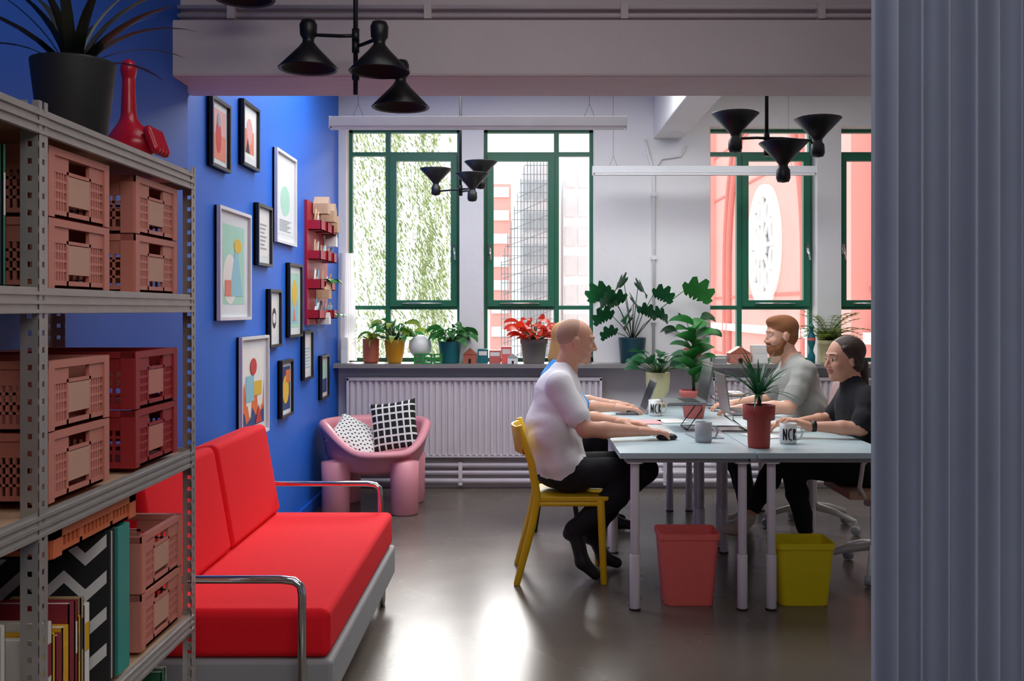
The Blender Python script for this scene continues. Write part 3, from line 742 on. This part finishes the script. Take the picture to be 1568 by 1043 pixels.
# desk plants
R = random.Random(21)
mb = MB(); c = (1.135, 4.78, ZD)
mb.lathe([(0, 0), (.05, 0), (.052, .01), (.056, .13), (.075, .135), (.077, .205), (.066, .205), (.064, .18)], c, M['redpot']); mb.lathe([(.064, .18), (0, .185)], c, M['soil'])
mb.tube([(c[0], c[1], .92), (c[0]+.005, c[1], 1.0)], [.012, .009], M['trunk'], 8)
strap_plant(mb, (c[0], c[1], .99), 50, .25, .009, M['leafd'], R, .1, 1.5, .42); mb.build('potted_yucca')
mb = MB(); c = (1.05, 6.1, ZD); pot(mb, c, .085, .17, M['pinkpot'], .7)
mb.tube([(c[0], c[1], .9), (c[0]-.01, c[1], 1.1), (c[0]+.01, c[1], 1.3)], [.01, .008, .005], M['stem'], 6)
for i in range(18):
    z = .95+i*.021; leaf(mb, (c[0], c[1], z), i*2.4, 1.0 - .02*i, .17, .055, M['leaf'], .6, roll=.4)
mb.build('potted_fiddle_leaf_fig')
mb = MB(); c = (.925, 6.8, ZD)
mb.lathe([(0, 0), (.05, 0), (.045, .06), (.075, .11), (.082, .17), (.082, .235), (.075, .235), (.073, .21)], c, M['creamp']); mb.lathe([(.073, .21), (0, .215)], c, M['soil'])
for i in range(28): stemmed(mb, (c[0], c[1], .95), i*2.4, R.uniform(.3, 1.3), R.uniform(.08, .18), .13, .038, M['leafd'], roll=R.uniform(-.8, .8))
mb.build('potted_philodendron')
# sill plants
YS, ZZ = 7.80, .9845
mb = MB(); c = (.86, YS, ZZ); pot(mb, c, .108, .20, M['tealdark'], .85, False)
for (az, el, sl, ll, lw, kk) in ((2.9, 1.15, .42, .2, .10, 'monstera'), (3.3, .9, .25, .18, .09, 'monstera'), (-2.2, 1.3, .46, .19, .10, 'monstera'), (-1.2, 1.35, .42, .18, .09, 'monstera'), (-.2, 1.15, .40, .17, .09, 'monstera'), (-.12, .78, .56, .24, .12, 'monstera'), (-1.9, 1.0, .25, .17, .085, 'monstera'), (-1.4, 1.45, .30, .18, .09, 'monstera'), (3.4, 1.4, .33, .18, .09, 'monstera'), (-.8, .75, .30, .16, .08, 'monstera'), (-3.0, .5, .14, .15, .07, 'monstera'), (-2.6, 1.1, .36, .18, .09, 'monstera'), (-.5, 1.3, .24, .16, .08, 'monstera'), (-2.0, 1.2, .16, .15, .075, 'monstera')):
    stemmed(mb, (c[0], c[1], ZZ+.17), az, el, sl, ll, lw, M['leafd'] if sl < .5 else M['leaf'], kk, .9, roll=-.9*math.copysign(1, math.cos(az)), leaf_el=.3)
mb.clamp_y(7.89); mb.build('potted_monstera')
mb = MB(); c = (1.33, YS-.05, ZZ); pot(mb, c, .07, .12, M['pinkpot'], .8)
for i in range(9): stemmed(mb, (c[0], c[1], ZZ+.1), i*2.4, R.uniform(.8, 1.4), R.uniform(.1, .3), .14, .05, M['leafd'], 'oval', .7, roll=.5)
mb.clamp_y(7.89); mb.build('potted_pothos')
mb = MB(); c = (-1.00, YS, ZZ); mb.lathe([(0, 0), (.05, 0), (.055, .01), (.075, .10), (.082, .18), (.076, .185), (.07, .16)], c, M['ygl']); mb.lathe([(.07, .16), (0, .165)], c, M['soil'])
for i in range(44): stemmed(mb, (c[0], c[1], ZZ+.16), i*2.4, R.uniform(.3, 1.3), R.uniform(.08, .2), .14, .026, M['leaf'] if i % 3 else M['leafl'], 'oval', .9, roll=R.uniform(-.8, .8))
mb.build('potted_peace_lily')
mb = MB(); c = (-1.19, YS+.02, ZZ); mb.lathe([(0, 0), (.05, 0), (.062, .01), (.066, .19), (.058, .19), (.056, .16)], c, M['terra'], 24, smooth=False); mb.lathe([(.056, .16), (0, .165)], c, M['soil'])
strap_plant(mb, (c[0], c[1], ZZ+.16), 26, .22, .012, M['leafl'], R, .5, 1.4, .8); mb.build('potted_spider_plant')
mb = MB(); c = (-.57, YS, ZZ); pot(mb, c, .092, .17, M['teal'], .8, False)
for i in range(36): stemmed(mb, (c[0], c[1], ZZ+.15), i*2.4, R.uniform(.3, 1.3), R.uniform(.06, .17), .14, .028, M['leaf'], 'oval', .9, roll=R.uniform(-.8, .8))
mb.clamp_y(7.89); mb.build('potted_bird_nest_plant')
mb = MB(); c = (.09, YS, ZZ); pot(mb, c, .105, .19, M['greyp'], .8)
for i in range(54): stemmed(mb, (c[0], c[1], ZZ+.16), i*2.4, R.uniform(.25, 1.45), R.uniform(.05, .2), .13, .034, M['leafr'], 'oval', .6, roll=R.uniform(-.9, .9))
mb.build('potted_croton')
mb = MB(); c = (2.40, YS, ZZ); pot(mb, c, .085, .18, M['creamp'], .85)
for i in range(22):
    az = i*2.4; el = R.uniform(.6, 1.45); L = R.uniform(.25, .40); p = Vector((c[0], c[1], ZZ+.16)); pts = [p.copy()]
    for k in range(9):
        a = el-.13*k; p = p+Vector((math.cos(az)*math.cos(a), math.sin(az)*math.cos(a), math.sin(a)))*L/9; pts.append(p.copy())
        for s in (-1, 1): leaf(mb, p, az+s*1.1, .3, .08*(1-k/13), .016, M['leafl'], .3, 'oval', 4)
    mb.tube(pts, .002, M['stem'], 4)
mb.clamp_y(7.89); mb.build('potted_fern')
# sill bits
mb = MB(); mb.lathe([(0, 0), (.05, 0), (.05, .03), (.03, .04)], (-.80, YS, ZZ), M['whitec']); mb.ball((-.80, YS, ZZ+.13), .092, M['whitec'], 24); mb.build('globe_table_lamp')
mb = MB(); gg = mat('green_block', '#2f8a3f', .5)
for i in range(3):
    for j in range(2): 
        x = -.84+i*.075; z = ZZ+j*.04; mb.box(x, x+.07, 7.69, 7.72, z, z+.012, gg); mb.box(x, x+.07, 7.69, 7.72, z+.028, z+.039, gg); mb.box(x, x+.015, 7.69, 7.72, z+.012, z+.028, gg); mb.box(x+.055, x+.07, 7.69, 7.72, z+.012, z+.028, gg)
mb.build('green_breeze_blocks')
def house(name, x, y, w, h, m, mr):
    mb = MB(); d = w*.8
    mb.box(x, x+w, y, y+d, ZZ, ZZ+h*.6, m); z = ZZ+h*.6
    mb.add([(x-.004, y-.004, z), (x+w+.004, y-.004, z), (x+w+.004, y+d+.004, z), (x-.004, y+d+.004, z), (x+w/2, y, ZZ+h), (x+w/2, y+d, ZZ+h)], [(0, 1, 4), (2, 3, 5), (0, 4, 5, 3), (1, 2, 5, 4), (0, 3, 2, 1)], mr)
    mb.box(x+w*.4, x+w*.6, y-.002, y, ZZ, ZZ+h*.3, M['black']); return mb.build(name)
house('model_house', -.46, 7.74, .10, .12, M['terra'], M['terra']); house('model_house', -.115, 7.69, .08, .08, M['whitec'], M['greyc']); house('model_house', 1.62, 7.76, .16, .13, M['crate'], M['terra'])
mb = MB()
bl = [(-.35, .08, .11, 'teal'), (-.26, .09, .10, 'pinkpot'), (-.165, .08, .13, 'coral'), (.24, .10, .05, 'teal'), (.42, .12, .07, 'tealdark'), (1.50, .1, .06, 'greyc'), (1.80, .12, .14, 'whitec'), (1.95, .09, .2, 'beige'), (2.08, .1, .09, 'coral'), (2.52, .1, .1, 'crate'), (-1.42, .05, .2, 'whitec')]
for x, w, h, m in bl:
    y = YS+.03
    mb.box(x, x+w, y-.04, y+.05, ZZ, ZZ+h, M[m]); mb.box(x+.008, x+w-.008, y-.042, y-.04, ZZ+h*.55, ZZ+h*.85, M['paper'])
mb.build('sill_boxes_and_blocks', .002)
mb = MB(); mb.lathe([(0, 0), (.028, 0), (.03, .06), (.014, .1), (.02, .13), (.03, .16), (.03, .22), (.012, .25), (.022, .29), (0, .32)], (2.24, 7.72, ZZ), M['teal']); mb.lathe([(.031, .18), (.033, .19), (.031, .2)], (2.24, 7.72, ZZ), M['coral']); mb.build('totem_candlestick')
# curtains
def drape(x0, x1, y, z0, z1, amp, per, m, flare=0, seed=0):
    mb = MB(); n = int((x1-x0)/per*20); r = random.Random(seed); ph = [r.uniform(-.8, .8) for _ in range(60)]; am = [r.uniform(.7, 1.15) for _ in range(60)]
    nz = 20; vs = []
    for j in range(nz+1):
        t = j/nz; z = z0+(z1-z0)*t
        for i in range(n+1):
            u = i/n; x = x0+(x1-x0)*u; c = (x-x0)/per; k = int(c); fr = c-k; fr = fr*fr*(3-2*fr); p = ph[k % 60]*(1-fr)+ph[(k+1) % 60]*fr; q = am[k % 60]*(1-fr)+am[(k+1) % 60]*fr
            a = 2*math.pi*c+p+.15*math.sin(t*4+k*.7)
            w = math.sin(a)+.10*math.sin(3.1*a+k)
            vs.append((x+.05*per*math.sin(2*a)+flare*(1-t)*(u-.5), y+amp*w*q, z))
    mb.add(vs, [(j*(n+1)+i, j*(n+1)+i+1, (j+1)*(n+1)+i+1, (j+1)*(n+1)+i) for j in range(nz) for i in range(n)], m, True)
    return mb
drape(-1.45, -1.33, 7.86, 1.0, 1.85, .015, .04, M['gauze'], .05).build('gauze_curtain')
mb = drape(.705, 1.75, 2.02, .02, 3.04, .034, .052, M['curtain'], 0, seed=4)
mb.tube([(.66, 2.02, 3.07), (1.85, 2.02, 3.07)], .015, M['steel'], 10); mb.box(.7, .72, 2.0, 2.04, 3.07, 3.1, M['steel']); mb.box(1.7, 1.72, 2.0, 2.04, 3.07, 3.1, M['steel'])
mb.build('curtain')

# ------------------------------------------------------------------ bins
def bin_(name, x, y, w, d, h, m):
    mb = MB()
    def ringp(s, z):
        pts = []; 
        for cxs, cys, a0 in ((1, 1, 0), (-1, 1, 90), (-1, -1, 180), (1, -1, 270)):
            for k in range(6):
                a = math.radians(a0+k*18); r = .03
                pts.append((x+cxs*(w/2*s-r)+r*math.cos(a), y+cys*(d/2*s-r)+r*math.sin(a), z))
        return pts
    rings = [ringp(.78, 0), ringp(.80, .004), ringp(.96, h-.03), ringp(1.0, h-.028), ringp(1.0, h), ringp(.96, h), ringp(.94, h-.03), ringp(.77, .01)]
    n = 24; vs = [p for r in rings for p in r]
    fs = [(i*n+k, i*n+(k+1) % n, (i+1)*n+(k+1) % n, (i+1)*n+k) for i in range(len(rings)-1) for k in range(n)]
    fs.append(tuple(reversed(range(n)))); fs.append(tuple((len(rings)-1)*n+k for k in range(n)))
    mb.add(vs, fs, m, False); return mb.build(name)
bin_('waste_bin', .79, 4.79, .29, .22, .345, M['coral']); bin_('waste_bin', 1.335, 4.79, .285, .22, .30, M['ybin'])

# ------------------------------------------------------------------ chairs
def wood_chair(dy=0, dx=0):
    mb = MB(); Y = M['yellow']; x, y = dx, 5.27+dy
    mb.box(x+.06, x+.44, y-.195, y+.195, .425, .448, Y)
    for s in (-1, 1):
        yy = y+s*.185
        mb.tube([(x+.40, yy, .43), (x+.415, yy+s*.01, 0)], [.021, .017], Y, 12)
        mb.tube([(x-.03, yy+s*.02, 0), (x+.05, yy, .30), (x+.075, yy, .44), (x+.045, yy, .62), (x-.02, yy, .81)], [.017, .021, .022, .020, .017], Y, 12)
        mb.tube([(x+.06, yy, .41), (x+.41, yy, .41)], .014, Y, 8)
    N = 10; vs = []
    for i in range(N+1):
        u = i/N*2-1; bx = -.045*(1-u*u)
        for (o, z) in ((.0, .66), (-.022, .80)):
            vs.append((x+.005+bx+o, y+u*.185, z)); vs.append((x+.005+bx+o+.014, y+u*.185, z))
    fs = []
    for i in range(N):
        a = i*4; b = a+4; fs += [(a, b, b+2, a+2), (a+1, a+3, b+3, b+1), (a+2, b+2, b+3, a+3), (a, a+1, b+1, b)]
    mb.add(vs, fs, Y, True)
    return mb.build('yellow_chair', .004)
wood_chair()
mb = MB(); mb.lathe([(0, .44), (.17, .44), (.18, .45), (.17, .465), (0, .468)], (.22, 6.42, 0), M['blackm'], 32)
for k in range(4):
    a = math.pi/4+k*math.pi/2; mb.cyl((.22+.1*math.cos(a), 6.42+.1*math.sin(a), .44), (.22+.2*math.cos(a), 6.42+.2*math.sin(a), 0), .013, M['blackm'])
mb.build('round_stool')
def office_chair(x, y):
    mb = MB(); w = M['whitep']
    mb.box(x-.21, x+.2, y-.22, y+.22, .43, .47, M['beige'])
    N = 14; vs = []; th = .02
    for j in range(9):
        t = j/8; z = .50+t*.46
        for i in range(N+1):
            u = i/N*2-1; xx = x+.22+.05*t-.11*u*u*(1-.3*t); yy = y+u*(.22-.03*t*t)
            vs.append((xx, yy, z)); vs.append((xx+th, yy, z))
    W2 = (N+1)*2; fs = []
    for j in range(8):
        for i in range(N):
            a = j*W2+i*2; fs += [(a, a+W2, a+W2+2, a+2), (a+1, a+3, a+W2+3, a+W2+1)]
        a = j*W2; fs.append((a, a+1, a+W2+1, a+W2)); a = j*W2+N*2; fs.append((a, a+W2, a+W2+1, a+1))
    for i in range(N): a = 8*W2+i*2; fs.append((a, a+1, a+3, a+2))
    mb.add(vs, fs, M['pinkshell'], True)
    mb.tube([(x+.05, y, .42), (x+.25, y, .44), (x+.27, y, .6)], .018, w, 8)
    mb.cyl((x, y, .12), (x, y, .43), .028, w); mb.cyl((x, y, .36), (x, y, .43), .06, w)
    for s in (-1, 1): mb.tube([(x+.12, y+s*.21, .45), (x+.14, y+s*.26, .5), (x+.10, y+s*.27, .63), (x+.03, y+s*.27, .665), (x-.12, y+s*.27, .66), (x-.16, y+s*.27, .62), (x-.17, y+s*.25, .5), (x-.13, y+s*.21, .44)], .012, w, 8)
    for k in range(5):
        a = k*2*math.pi/5+.5; e = (x+.29*math.cos(a), y+.29*math.sin(a))
        mb.tube([(x, y, .15), (x+.15*math.cos(a), y+.15*math.sin(a), .125), (e[0], e[1], .085)], [.028, .022, .015], w, 8)
        mb.lathe([(0, -.022), (.027, -.022), (.03, 0), (.027, .022), (0, .022)], (e[0], e[1], .031), M['greyc'], 16, Matrix.Rotation(math.pi/2, 4, 'X') @ Matrix.Rotation(a, 4, 'Y'))
        mb.cyl((e[0], e[1], .03), (e[0], e[1], .09), .01, w)
    return mb.build('office_chair', .004)
office_chair(1.88, 5.30); office_chair(1.86, 6.38)

# ------------------------------------------------------------------ people
def hand_prims(sk, curl=.25):
    P = []; offs = (.031, .0105, -.010, -.029); Ls = (.92, 1.0, .94, .74); kx = (.088, .092, .088, .080)
    for o, k in zip(offs, kx): P.append(cap((0, o*.55, 0), (k, o, .002), .0165, .0115, sk, .014))
    P.append(cap((-.02, 0, 0), (.03, 0, 0), .024, .022, sk, .02, (1, .85, 1.15)))
    for o, k, L in zip(offs, kx, Ls):
        p = np.array((k, o, .002)); a = curl*.6; sp = o*1.6
        for ln, r0, r1 in ((.042, .0105, .0095), (.027, .0095, .0085), (.021, .0085, .0072)):
            q = p+np.array((math.cos(a), sp, -math.sin(a)))*ln*L; P.append(cap(p, q, r0, r1, sk, .004)); p = q; a += curl*1.3
    p = np.array((.02, .022, -.004))
    for d, ln, r0, r1 in (((.68, .72, -.12), .042, .016, .0125), ((.85, .5, -.15), .032, .0115, .010), ((.95, .25, -.2), .025, .010, .008)):
        d = np.array(d); d /= np.linalg.norm(d); q = p+d*ln; P.append(cap(p, q, r0, r1, sk, .006)); p = q
    return P
def head_prims(sk, hr, style):
    L, E, D = M['lip'], M['eyew'], M['eyed']
    P = [ell((-.012, 0, .03), (.096, .075, .086), sk), ell((.02, 0, -.02), (.066, .06, .085), sk, .03), ell((.032, 0, -.072), (.05, .047, .036), sk, .025), ell((.068, 0, -.094), (.018, .02, .017), sk, .018),
         cap((-.025, 0, -.05), (-.05, 0, -.165), .050, .055, sk, .03),
         cap((.083, 0, .018), (.104, 0, -.026), .008, .0115, sk, .008), ell((.092, .012, -.03), (.012, .008, .008), sk, .006), ell((.092, -.012, -.03), (.012, .008, .008), sk, .006)]
    for s in (-1, 1):
        P += [cap((.083, s*.012, .031), (.070, s*.042, .030), .010, .009, sk, .01), ell((.062, s*.038, -.028), (.024, .022, .022), sk, .02),
              ell((.0735, s*.030, .007), (.0115, .0135, .0068), E, .002), ell((.0812, s*.031, .007), (.0052, .0062, .0056), D, .001), cap((.080, s*.017, .0155), (.074, s*.044, .0135), .0052, .0045, sk, .003), cap((.078, s*.018, -.0015), (.073, s*.043, -.001), .0042, .004, sk, .003),
              cap((.0905, s*.014, .034), (.080, s*.044, .034), .0038, .0026, hr, .002),
              ell((-.008, s*.076, -.002), (.019, .009, .031), sk, .006), ell((-.004, s*.083, .0), (.012, .006, .022), sk, .004)]
    P += [cap((.084, -.017, -.057), (.084, .017, -.057), .0052, .0052, L, .004, (.8, 1, 1.1)), cap((.089, -.008, -.0542), (.089, .008, -.0542), .0042, .0042, L, .004), cap((.088, -.01, -.0615), (.088, .01, -.0615), .0046, .0046, L, .004)]
    if style == 'buzz': P += [ell((-.026, 0, .036), (.086, .0765, .083), hr, .004)]
    if style == 'short': P += [ell((-.022, 0, .052), (.100, .083, .082), hr, .008), ell((.03, 0, .095), (.058, .06, .035), hr, .02), ell((-.055, 0, 0), (.056, .074, .07), hr, .015),
                               ell((.045, 0, -.083), (.052, .056, .046), hr, .012), cap((.0, .066, -.02), (.035, .052, -.075), .014, .018, hr, .012), cap((.0, -.066, -.02), (.035, -.052, -.075), .014, .018, hr, .012), cap((.091, -.022, -.044), (.091, .022, -.044), .0055, .0055, hr, .003),
                               cap((.0975, -.011, -.057), (.0975, .011, -.057), .0045, .0045, L, .003)]
    if style == 'tied': P += [ell((-.030, 0, .046), (.098, .083, .082), hr, .008), ell((-.055, 0, -.01), (.052, .074, .07), hr, .015), cap((.028, .064, .062), (-.03, .078, -.02), .015, .018, hr, .01), cap((.028, -.064, .062), (-.03, -.078, -.02), .015, .018, hr, .01),
                              ell((-.105, 0, -.03), (.036, .038, .038), hr, .012), cap((-.11, 0, -.05), (-.12, .01, -.17), .03, .018, hr, .015)]
    if style == 'bob': P += [ell((-.022, 0, .046), (.101, .086, .084), hr, .008), cap((-.04, .05, 0), (-.04, .055, -.12), .045, .04, hr, .02), cap((-.04, -.05, 0), (-.04, -.055, -.12), .045, .04, hr, .02), cap((-.06, 0, 0), (-.07, 0, -.12), .055, .05, hr, .02)]
    return P
def Rm(fwd, tilt=0): return (Matrix.Rotation(fwd, 3, 'Z') @ Matrix.Rotation(tilt, 3, 'Y'))
def frame3(d, up=(0, 0, 1), thumb=1):
    d = Vector(d).normalized(); u = Vector(up); u = (u-d*u.dot(d)).normalized(); s = u.cross(d)*thumb
    return np.array([[d[i], s[i], u[i]] for i in range(3)])
def person(name, body, head_c, headR, headP, hands, extras=None, h=.006):
    mb = MB(); mb_add_sdf(mb, body, h)
    mb_add_sdf(mb, headP, .0026, np.array(headR), head_c)
    for wr, Rr, P in hands: mb_add_sdf(mb, P, .003, Rr, wr)
    if extras: extras(mb)
    return mb.build(name)
def torso(cx, cy, f, sh, r=1.0, lean=0, top=1.06, w=.66):
    return [cap((cx+.02*f, cy, .615), (cx-.015*f, cy, .78), .135*r, .130*r, sh, .05, (1, w, 1)),
            cap((cx-.015*f, cy, .78), (cx+.015*f, cy, top-.12), .130*r, .115*r, sh, .05, (1, w*.93, 1)),
            cap((cx+.015*f, cy, top-.12), (cx+.04*f, cy, top-.01), .11*r, .055, sh, .04, (1, .72, 1))]
def arm(S, E, Wr, sh, sk, neck, sl=.7, r=1.0):
    S, E, Wr = map(np.array, (S, E, Wr)); P = []
    P.append(cap(neck, S, .055*r, .062*r, sh, .04)); q = S+(E-S)*sl
    P.append(cap(S, q, .064*r, .066*r, sh, .03)); P.append(cap(q, E, .045*r, .040*r, sk, .008)); P.append(cap(E, E+(Wr-E)*.35, .041*r, .041*r, sk, .015)); P.append(cap(E+(Wr-E)*.35, Wr, .041*r, .025*r, sk, .015))
    return P
def leg(H, K, A, B, T, tr, sho, r=1.0, skl=None):
    H, K, A = map(np.array, (H, K, A))
    P = [cap(H, K, .086*r, .064*r, tr, .03), cap(K, K+(A-K)*.35, .064*r, .062*r, tr, .03)]
    e = K+(A-K)*(.80 if skl else 1.0); P.append(cap(K+(A-K)*.35, e, .062*r, .047*r, tr, .02))
    if skl: P.append(cap(e, A, .036, .033, skl, .006))
    P += [cap(A, B, .040, .036, sho, .02), cap(B, T, .036, .028, sho, .02)]
    hl = A+(A-K)/np.linalg.norm(A-K)*.04; P.append(cap(A, hl, .036, .032, sho, .02))
    return P
sk = M['skin']
nk = (.215, 5.27, 1.055)
body = torso(.175, 5.27, 1, M['tee_w'], 1.04, top=1.09) + [ell((.21, 5.27, .535), (.145, .175, .078), M['trous'], .02), cap((.225, 5.27, 1.06), (.25, 5.27, 1.14), .056, .054, sk, .012)]
body += arm((.19, 5.09, 1.02), (.315, 5.0, .80), (.605, 5.05, .785), M['tee_w'], sk, nk)
body += arm((.21, 5.45, 1.02), (.33, 5.52, .80), (.54, 5.47, .785), M['tee_w'], sk, nk)
body += leg((.24, 5.17, .545), (.63, 5.13, .575), (.27, 5.14, .27), (.31, 5.14, .10), (.375, 5.14, .035), M['trous'], M['shoe'])
body += leg((.24, 5.37, .545), (.65, 5.40, .575), (.38, 5.38, .20), (.44, 5.38, .06), (.51, 5.38, .034), M['trous'], M['shoe'])
person('man_in_white_tshirt', body, (.285, 5.27, 1.232), Rm(0.05, .12), head_prims(sk, M['hair_b'], 'buzz'),
       [((.605, 5.05, .785), frame3((1, .12, -.06), thumb=1), hand_prims(sk, .32)), ((.54, 5.47, .785), frame3((1, -.1, -.08), thumb=-1), hand_prims(sk, .3))])
mb = MB(); mb.ball((.735, 5.07, ZD+.012), (.055, .032, .02), M['black'], 16); mb.v = [(p[0], p[1], max(p[2], ZD)) for p in mb.v]; mb.build('computer_mouse')
cy = 6.42; nk = (.235, cy, 1.05); sk2 = M['skin2']
body = torso(.215, cy, 1, M['tee_b'], .95, top=1.07) + [ell((.22, cy, .545), (.15, .18, .078), M['trous'], .03), cap((.235, cy, 1.05), (.26, cy, 1.12), .05, .05, sk2, .012)]
body += arm((.23, cy-.16, 1.0), (.36, cy-.23, .80), (.60, cy-.15, .785), M['tee_b'], sk2, nk, .95, .92)
body += arm((.23, cy+.16, 1.0), (.36, cy+.22, .80), (.60, cy+.12, .785), M['tee_b'], sk2, nk, .95, .92)
body += leg((.22, cy-.1, .55), (.65, cy-.1, .565), (.55, cy-.1, .11), (.60, cy-.1, .05), (.70, cy-.1, .034), M['trous'], M['shoe'])
body += leg((.22, cy+.1, .55), (.65, cy+.1, .565), (.50, cy+.1, .11), (.55, cy+.1, .05), (.65, cy+.1, .034), M['trous'], M['shoe'])
person('woman_in_blue_shirt', body, (.30, cy, 1.20), Rm(.05, .15), head_prims(sk2, M['hair_bl'], 'bob'),
       [((.60, cy-.15, .785), frame3((1, .1, -.08), thumb=1), hand_prims(sk2, .3)), ((.60, cy+.12, .785), frame3((1, -.1, -.08), thumb=-1), hand_prims(sk2, .3))], h=.007)
cy = 6.38; nk = (1.735, cy, 1.06)
body = torso(1.78, cy, -1, M['tee_g'], 1.03, top=1.08) + [ell((1.78, cy, .55), (.15, .18, .078), M['trous'], .03), cap((1.73, cy, 1.06), (1.70, cy, 1.13), .056, .054, sk2, .012)]
body += arm((1.76, cy-.18, 1.02), (1.64, cy-.26, .80), (1.39, cy-.16, .79), M['tee_g'], sk2, nk)
body += arm((1.76, cy+.18, 1.02), (1.64, cy+.26, .80), (1.39, cy+.14, .79), M['tee_g'], sk2, nk)
body += leg((1.78, cy-.1, .555), (1.36, cy-.1, .565), (1.42, cy-.1, .11), (1.37, cy-.1, .05), (1.27, cy-.1, .034), M['trous'], M['shoe_w'])
body += leg((1.78, cy+.1, .555), (1.36, cy+.1, .565), (1.46, cy+.1, .11), (1.41, cy+.1, .05), (1.31, cy+.1, .034), M['trous'], M['shoe_w'])
person('bearded_man_in_grey_tshirt', body, (1.655, cy, 1.235), Rm(math.pi+.12, .08), head_prims(sk2, M['hair_r'], 'short'),
       [((1.39, cy-.16, .79), frame3((-1, .1, -.06), thumb=-1), hand_prims(sk2, .3)), ((1.39, cy+.14, .79), frame3((-1, -.1, -.06), thumb=1), hand_prims(sk2, .3))], h=.007)
cy = 5.32; nk = (1.765, cy, .985); kt = M['tee_k']
body = torso(1.80, cy, -1, kt, .88, top=1.01) + [ell((1.83, cy, .545), (.15, .18, .085), M['trous'], .03), cap((1.765, cy, .98), (1.75, cy, 1.06), .047, .046, sk, .012)]
body += arm((1.80, cy-.16, .945), (1.725, cy-.24, .795), (1.475, cy-.18, .80), kt, sk, nk, .8, .88)
body += arm((1.80, cy+.16, .945), (1.72, cy+.22, .795), (1.48, cy+.08, .79), kt, sk, nk, .8, .88)
body += leg((1.83, cy-.09, .55), (1.42, cy-.06, .575), (1.535, cy+.02, .15), (1.50, cy+.02, .07), (1.42, cy+.02, .036), M['trous'], M['shoe_w'], .92, sk)
body += leg((1.83, cy+.09, .56), (1.40, cy+.10, .585), (1.22, cy+.08, .27), (1.18, cy+.08, .215), (1.10, cy+.08, .21), M['trous'], M['shoe_w'], .92, sk)
def watch(m): m.lathe([(.027, -.012), (.029, -.012), (.029, .012), (.027, .012)], (1.50, cy-.186, .80), M['black'], 20, Matrix.Rotation(math.pi/2, 4, 'Y'))
person('woman_in_black_tshirt', body, (1.715, cy, 1.135), Rm(math.pi+.25, .06), head_prims(sk, M['hair_d'], 'tied'),
       [((1.475, cy-.18, .80), frame3((-1, .08, .35), thumb=-1), hand_prims(sk, .45)), ((1.48, cy+.08, .79), frame3((-1, -.1, -.05), thumb=1), hand_prims(sk, .35))], watch)

# ------------------------------------------------------------------ camera, light
cam = bpy.data.cameras.new('camera'); co = bpy.data.objects.new('camera', cam); sc.collection.objects.link(co)
co.location = (0, 0, 1.4); co.rotation_euler = (math.radians(90), 0, 0)
cam.lens = 35.0; cam.sensor_width = 36.0; cam.shift_x = -.0102; cam.shift_y = -.0297
cam.clip_start = .05; cam.clip_end = 200
sc.camera = co
w = bpy.data.worlds.new('sky'); sc.world = w; w.use_nodes = True
bg = w.node_tree.nodes['Background']; bg.inputs[0].default_value = (.93, .97, 1.0, 1); bg.inputs[1].default_value = 2.1
def light(name, typ, loc, rot, **k):
    l = bpy.data.lights.new(name, typ); o = bpy.data.objects.new(name, l); o.location = loc; o.rotation_euler = rot
    for a, b in k.items(): setattr(l, a, b)
    sc.collection.objects.link(o); return o
s = light('sun', 'SUN', (0, 20, 12), (0, 0, 0), energy=8.0, angle=math.radians(30), color=(1, .98, .95))
s.rotation_euler = Vector((-.12, -1, -.60)).to_track_quat('-Z', 'Y').to_euler()
for i, (a, b) in enumerate(wo):
    o = light('window_portal_%d' % i, 'AREA', ((a+b)/2, 8.27, (ZS+ZT)/2), (math.radians(-90), 0, 0), shape='RECTANGLE', size=b-a, size_y=ZT-ZS, energy=1)
    o.data.cycles.is_portal = True
light('fill_light_rear', 'AREA', (1.0, -.4, 3.08), (math.radians(25), 0, 0), shape='RECTANGLE', size=2.4, size_y=1.4, energy=75, color=(1, .98, .97))  # added soft fill behind the camera, not a fitting of the room
light('fill_light_front', 'AREA', (0.3, 2.2, 3.08), (0, 0, 0), shape='RECTANGLE', size=2.0, size_y=1.0, energy=15, color=(1, .98, .98))  # weak extra fill between camera and beam, no lamp hangs here
light('fill_light_window_side', 'AREA', (0.4, 6.0, 3.08), (0, 0, 0), shape='RECTANGLE', size=3.4, size_y=1.6, energy=95, color=(.96, .98, 1))  # added fill hidden behind the beam, brightens the interior against the windows
